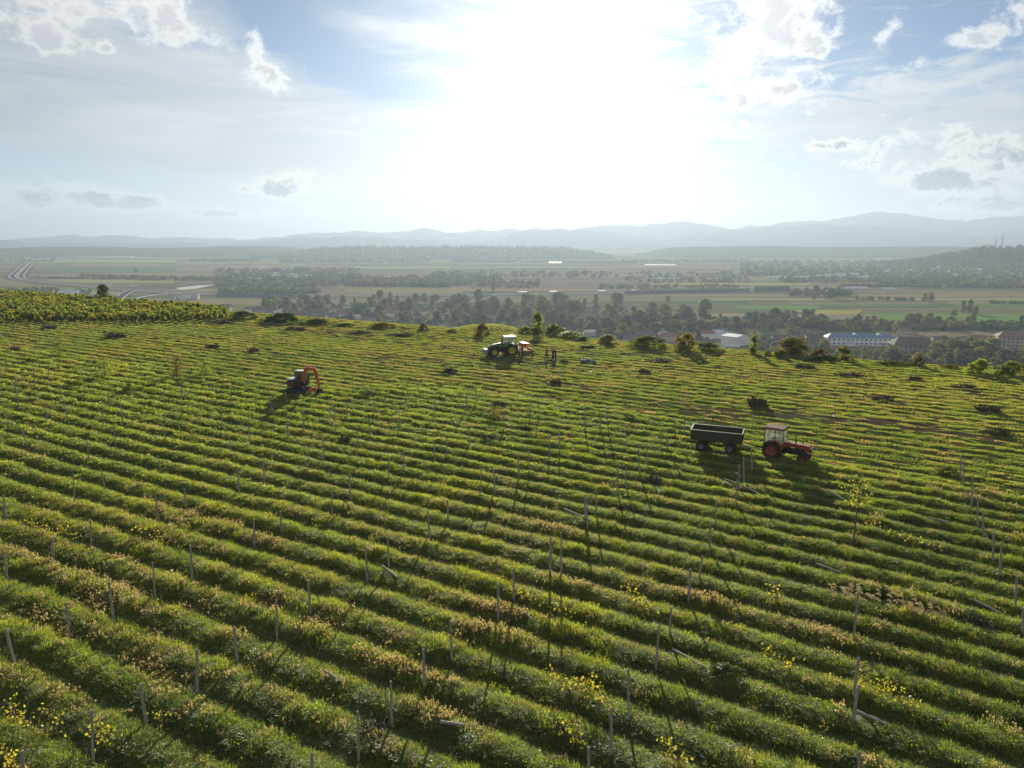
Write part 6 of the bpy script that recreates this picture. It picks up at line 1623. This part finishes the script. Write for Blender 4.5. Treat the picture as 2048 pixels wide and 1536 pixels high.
# factory chimney, poles
p = valley_at(1543, 550); t = thing('chimney', 'slender dark factory chimney above the white roofs', 'chimney', p); hh = 16 * p.y / FPX
build('shaft', MB().tube([(0, 0, 0), (0, 0, hh)], [1.9, 1.2], 12), M['slate'], t); build('rim', MB().lathe([(1.2, hh - .8), (1.6, hh - .6), (1.6, hh), (1.0, hh)], (0, 0, 0), 'z', 12), M['grey'], t)
def mast(px, py_top, py_base, Y, lb):
    p = at_dist(px, py_base, Y); top = at_dist(px, py_top, Y); h = top.z - p.z; t = thing('radio_mast', lb, 'mast', (p.x, p.y, p.z - 3))
    L = MB(); b, c = 2.0, .5; n = 9
    def cr(k, s): z = (h + 3) * k / n; w_ = b + (c - b) * k / n; return Vector((s[0] * w_, s[1] * w_, z))
    S = [(-1, -1), (1, -1), (1, 1), (-1, 1)]
    for s in S: L.bar(cr(0, s), cr(n, s), .28, 5)
    for k in range(n):
        for i in range(4): L.bar(cr(k, S[i]), cr(k + 1, S[(i + 1) % 4]), .2, 4); L.bar(cr(k + 1, S[i]), cr(k + 1, S[(i + 1) % 4]), .2, 4)
    build('lattice', L, M['grey'], t)
    build('antenna', MB().bar((0, 0, h + 2), (0, 0, h + 8), .35, 6).lathe([(.001, 0), (1.3, .5), (1.4, 1.0), (.001, .4)], (0, -1.2, h * .8), 'y', 12).box((1.3, 0, h - 2), (.5, .8, 3)).box((-1.3, 0, h - 2), (.5, .8, 3)), M['white'], t)
mast(1990, 477, 495, 2745, 'shorter left radio mast on the green hill at the right')
mast(2003, 467, 495.5, 2745, 'taller right radio mast on the green hill at the right')

# ------------------------------------------------------------------ valley trees one can tell apart
HOUSE_PX = [(1445, 1500, 658, 692), (1655, 1798, 664, 693), (1790, 1862, 672, 704), (1995, 2048, 658, 696)]
def zone(x0, x1, y0, y1, n, h0, h1, cols, lb, grp, seed, kinds=None, clear=True):
    r = np.random.default_rng(seed); kinds = kinds or (K_round + K_big + K_tall); k = 0; names = {'dark': 'dark green', 'mid': 'green', 'olive': 'olive green', 'yellow': 'yellowing', 'autumn': 'russet', 'willow': 'grey-green'}
    tries = 0
    while k < n and tries < n * 20:
        tries += 1
        px, py = r.uniform(x0, x1), y0 + (y1 - y0) * (k + r.uniform()) / n; hp = r.uniform(h0, h1)
        if clear and any(a - 6 < px < b + 6 and c < py and py - hp * .8 < d and py > d - 4 for a, b, c, d in HOUSE_PX): continue
        p = valley_at(px, py); col = cols[int(r.integers(len(cols)))]
        K = kinds[int(r.integers(len(kinds)))]
        h = height_for(p, hp) * .84
        plant_tree('valley_tree', K, col, (p.x, p.y, p.z - .3), h, f'{names[col]} tree {lb}', 'tree', grp, r.uniform(1.05, 1.6)); k += 1
D, Mi, O, Y_, A, W = 'dark', 'mid', 'olive', 'yellow', 'autumn', 'willow'
zone(525, 700, 604, 622, 26, 16, 26, [D, Mi, O, O, D], 'in the belt above the near village at the left', 'trees above the near village', 1)
zone(700, 935, 603, 650, 46, 17, 28, [D, Mi, O, D, D, A], 'in the long tree belt left of centre', 'trees of the belt left of centre', 2)
zone(930, 1245, 606, 668, 60, 20, 34, [D, Mi, D, O, D], 'in the wood behind the workers', 'trees of the wood behind the workers', 3)
zone(1235, 1420, 628, 676, 34, 20, 34, [D, D, Mi, O], 'in the dark wood above the long hedge', 'trees of the wood above the long hedge', 4)
zone(1420, 1655, 640, 664, 34, 20, 32, [D, D, Mi, D, O], 'in the dark wood behind the bright-roofed hall', 'trees behind the bright-roofed hall', 5)
zone(1500, 1650, 668, 712, 18, 18, 28, [D, Mi, O, A], 'between the bright-roofed hall and the blue-roofed building', 'trees between hall and blue-roofed building', 6)
zone(1640, 1990, 646, 664, 34, 16, 27, [D, D, Mi, O, Y_], 'in the row behind the blue-roofed building', 'trees behind the blue-roofed building', 7)
zone(1640, 1790, 704, 735, 20, 18, 30, [O, Mi, D, A], 'below the blue-roofed building', 'trees below the blue-roofed building', 8)
zone(1750, 2060, 704, 748, 62, 26, 44, [D, D, Mi, O, Y_], 'in the grove below the brown roofs', 'trees below the brown roofs', 9)
zone(1870, 1960, 735, 752, 6, 18, 24, [W], 'at the foot of the right field edge', 'grey willows at the right field edge', 10)
zone(1870, 1990, 690, 702, 8, 18, 26, [D, Mi], 'among the sheds left of the pinkish house', 'trees by the right sheds', 11)
zone(1590, 1680, 588, 600, 9, 14, 26, [D, O, D], 'in the grove standing in the valley fields at right', 'trees of the grove in the fields', 12)
for px, py, hp, col, K, lb in ((1238, 612, 24, D, K_round[0], 'lone round tree above the middle wood'), (987, 582, 32, O, K_tall[0], 'tall hazy tree in the plain above the small meadow'), (1848, 606, 17, O, K_round[1], 'left of a pair of trees standing in the right fields'), (1861, 606, 18, A, K_round[2], 'right russet one of a pair in the right fields'),
                               (1925, 628, 24, D, K_tall[0], 'left tall poplar-like tree in the right fields'), (1938, 628, 26, D, K_tall[1], 'right tall poplar-like tree in the right fields'), (2040, 662, 30, D, K_cone[0], 'dark conifer at the right picture edge'), (1906, 636, 16, Mi, K_round[3], 'low round tree left of the poplars'), (1950, 630, 15, Mi, K_round[1], 'low tree right of the poplars'),
                               (1336, 604, 12, D, K_round[2], 'small tree on the motorway verge at centre right'), (1158, 612, 14, D, K_cone[0], 'small dark conifer in the middle tree belt'), (272, 548, 10, D, K_round[0], 'lone bush tree in the left plain'), (1170, 553, 11, D, K_round[1], 'dark round tree in the hazy plain at centre')):
    p = slope_at(px, py); plant_tree('valley_tree', K, col, (p.x, p.y, p.z - .2), height_for(p, hp), lb, 'tree')
# far woods and hedgerows that read as masses
far_col = bpy.data.collections.new('far_tree_kinds')
for k, col in enumerate((D, D, Mi, O, D)):
    V, F = crown_np(300 + k, 10, 4.6, 18, 12, 1.15, 'round' if k != 4 else 'tall'); V[:, 2] += .6
    far_col.objects.link(bpy.data.objects.new(f'far_tree_{"abcde"[k]}', np_mesh('far_tree', V, F, L_[col], False)))
def far_wood(name, boxes, lb, seed):
    r = np.random.default_rng(seed); P, S = [], []
    for x0, x1, y0, y1, n, h0, h1 in boxes:
        for _ in range(n * 2):
            u = r.uniform(); px = x0 + (x1 - x0) * u; py = r.uniform(min(y0, y1), max(y0, y1)) if (y1 - y0) > 4 else y0 + (y1 - y0) * u + r.normal(0, .25)
            p = valley_at(px, py); P.append(p); S.append(r.uniform(h0, h1) / 10)
    n = len(P); s = np.array(S) * .66; w_ = s * r.uniform(1.3, 2.3, n)
    scatter(name, far_col, np.array([tuple(p) for p in P]), r.integers(0, 5, n), np.stack([0 * s, 0 * s, r.uniform(0, 6.28, n)], -1), np.stack([w_, w_, s], -1), np.ones((n, 4)), lb)
far_wood('far_woodland', [(430, 720, 538, 574, 420, 7, 13), (440, 640, 580, 588, 120, 6, 11), (280, 520, 556, 562, 90, 6, 11), (700, 1000, 556, 572, 190, 8, 15), (720, 900, 572, 574, 70, 9, 14), (560, 860, 520, 526, 200, 8, 14), (860, 1240, 545, 556, 110, 7, 13), (930, 1080, 562, 576, 60, 7, 13), (1250, 1500, 545, 566, 90, 7, 12)], 'hazy tree belts and village gardens of the left and middle plain', 41)
far_wood('far_woodland', [(1480, 2060, 522, 552, 620, 8, 15), (1750, 2060, 553, 570, 260, 8, 14), (1560, 1800, 556, 566, 110, 7, 12), (1680, 2060, 574, 576, 190, 6, 10), (1200, 1480, 572, 578, 60, 6, 10), (1580, 1700, 584, 592, 50, 7, 12), (1240, 1500, 520, 526, 120, 8, 13), (1710, 1830, 599, 601, 14, 5, 9), (1980, 2050, 606, 608, 12, 4, 7)], 'hazy gardens and tree rows of the town in the right plain', 42)
far_wood('far_woodland', [(0, 110, 514, 524, 70, 7, 12), (0, 120, 580, 590, 60, 6, 10), (160, 330, 552, 556, 60, 5, 9), (70, 330, 556.5, 560, 90, 5, 8), (100, 180, 584, 592, 40, 6, 10), (380, 520, 518, 524, 120, 8, 13), (0, 400, 511, 513, 130, 8, 12), (900, 1260, 523, 526, 150, 8, 13)], 'hazy hedgerows of the plain at the far left', 43)
def wood_on(src, n, seed, h0, h1, lb):
    from mathutils.bvhtree import BVHTree
    me = src.data; bv = BVHTree.FromPolygons([v.co for v in me.vertices], [tuple(p.vertices) for p in me.polygons])
    r = np.random.default_rng(seed); co = np.array([v.co for v in me.vertices]); lo, hi = co.min(0), co.max(0); P = []
    while len(P) < n:
        h = bv.ray_cast(Vector((r.uniform(lo[0], hi[0]), r.uniform(lo[1], hi[1]), 900)), Vector((0, 0, -1)))
        if h[0] is not None and h[0].z > VALLEY + 1: P.append(h[0])
    s = r.uniform(h0, h1, n) / 10
    scatter('hillside_wood', far_col, np.array([tuple(p) for p in P]), r.integers(0, 5, n), np.stack([0 * s, 0 * s, r.uniform(0, 6.28, n)], -1), np.stack([s * 1.3, s * 1.3, s], -1), np.ones((n, 4)), lb)
far_wood('undergrowth', [(525, 940, 606, 652, 260, 3, 7), (930, 1245, 612, 670, 300, 4, 8), (1235, 1420, 630, 680, 220, 4, 9), (1420, 1655, 642, 656, 260, 4, 9), (1510, 1640, 672, 714, 110, 3, 6), (1640, 2048, 648, 662, 240, 4, 8), (1650, 1790, 702, 732, 110, 3, 5), (1760, 2060, 710, 745, 320, 3, 7)], 'scrub and undergrowth filling the valley woods', 44)
wood_on([o for o in C.objects if o.name.startswith('hills') and 'masts' in o.get('label', '')][0], 2600, 50, 7, 11, 'close woodland covering the hill with the masts')
wood_on([o for o in C.objects if o.name.startswith('hills') and 'middle distance' in o.get('label', '')][0], 2600, 51, 9, 15, 'close woodland covering the long flat-topped ridge')
#@HAZE
# ------------------------------------------------------------------ haze: one closed box of even pale air round everything
hm, ht, hout = new_mat('haze')
pv = ht.n('ShaderNodeVolumePrincipled')
pv.inputs['Color'].default_value = (0.35, 0.42, 0.495, 1)
pv.inputs['Density'].default_value = 1.5e-4
pv.inputs['Anisotropy'].default_value = 0.4
ht.l(pv.outputs[0], hout.inputs['Volume'])
hb = MB().box((0, 5600, (VALLEY - 3 + 455) / 2), (19600, 11800, 455 - VALLEY + 3))
hz_o = build('haze', hb, hm)
tag(hz_o, 'pale haze filling the valley air', kind='stuff')
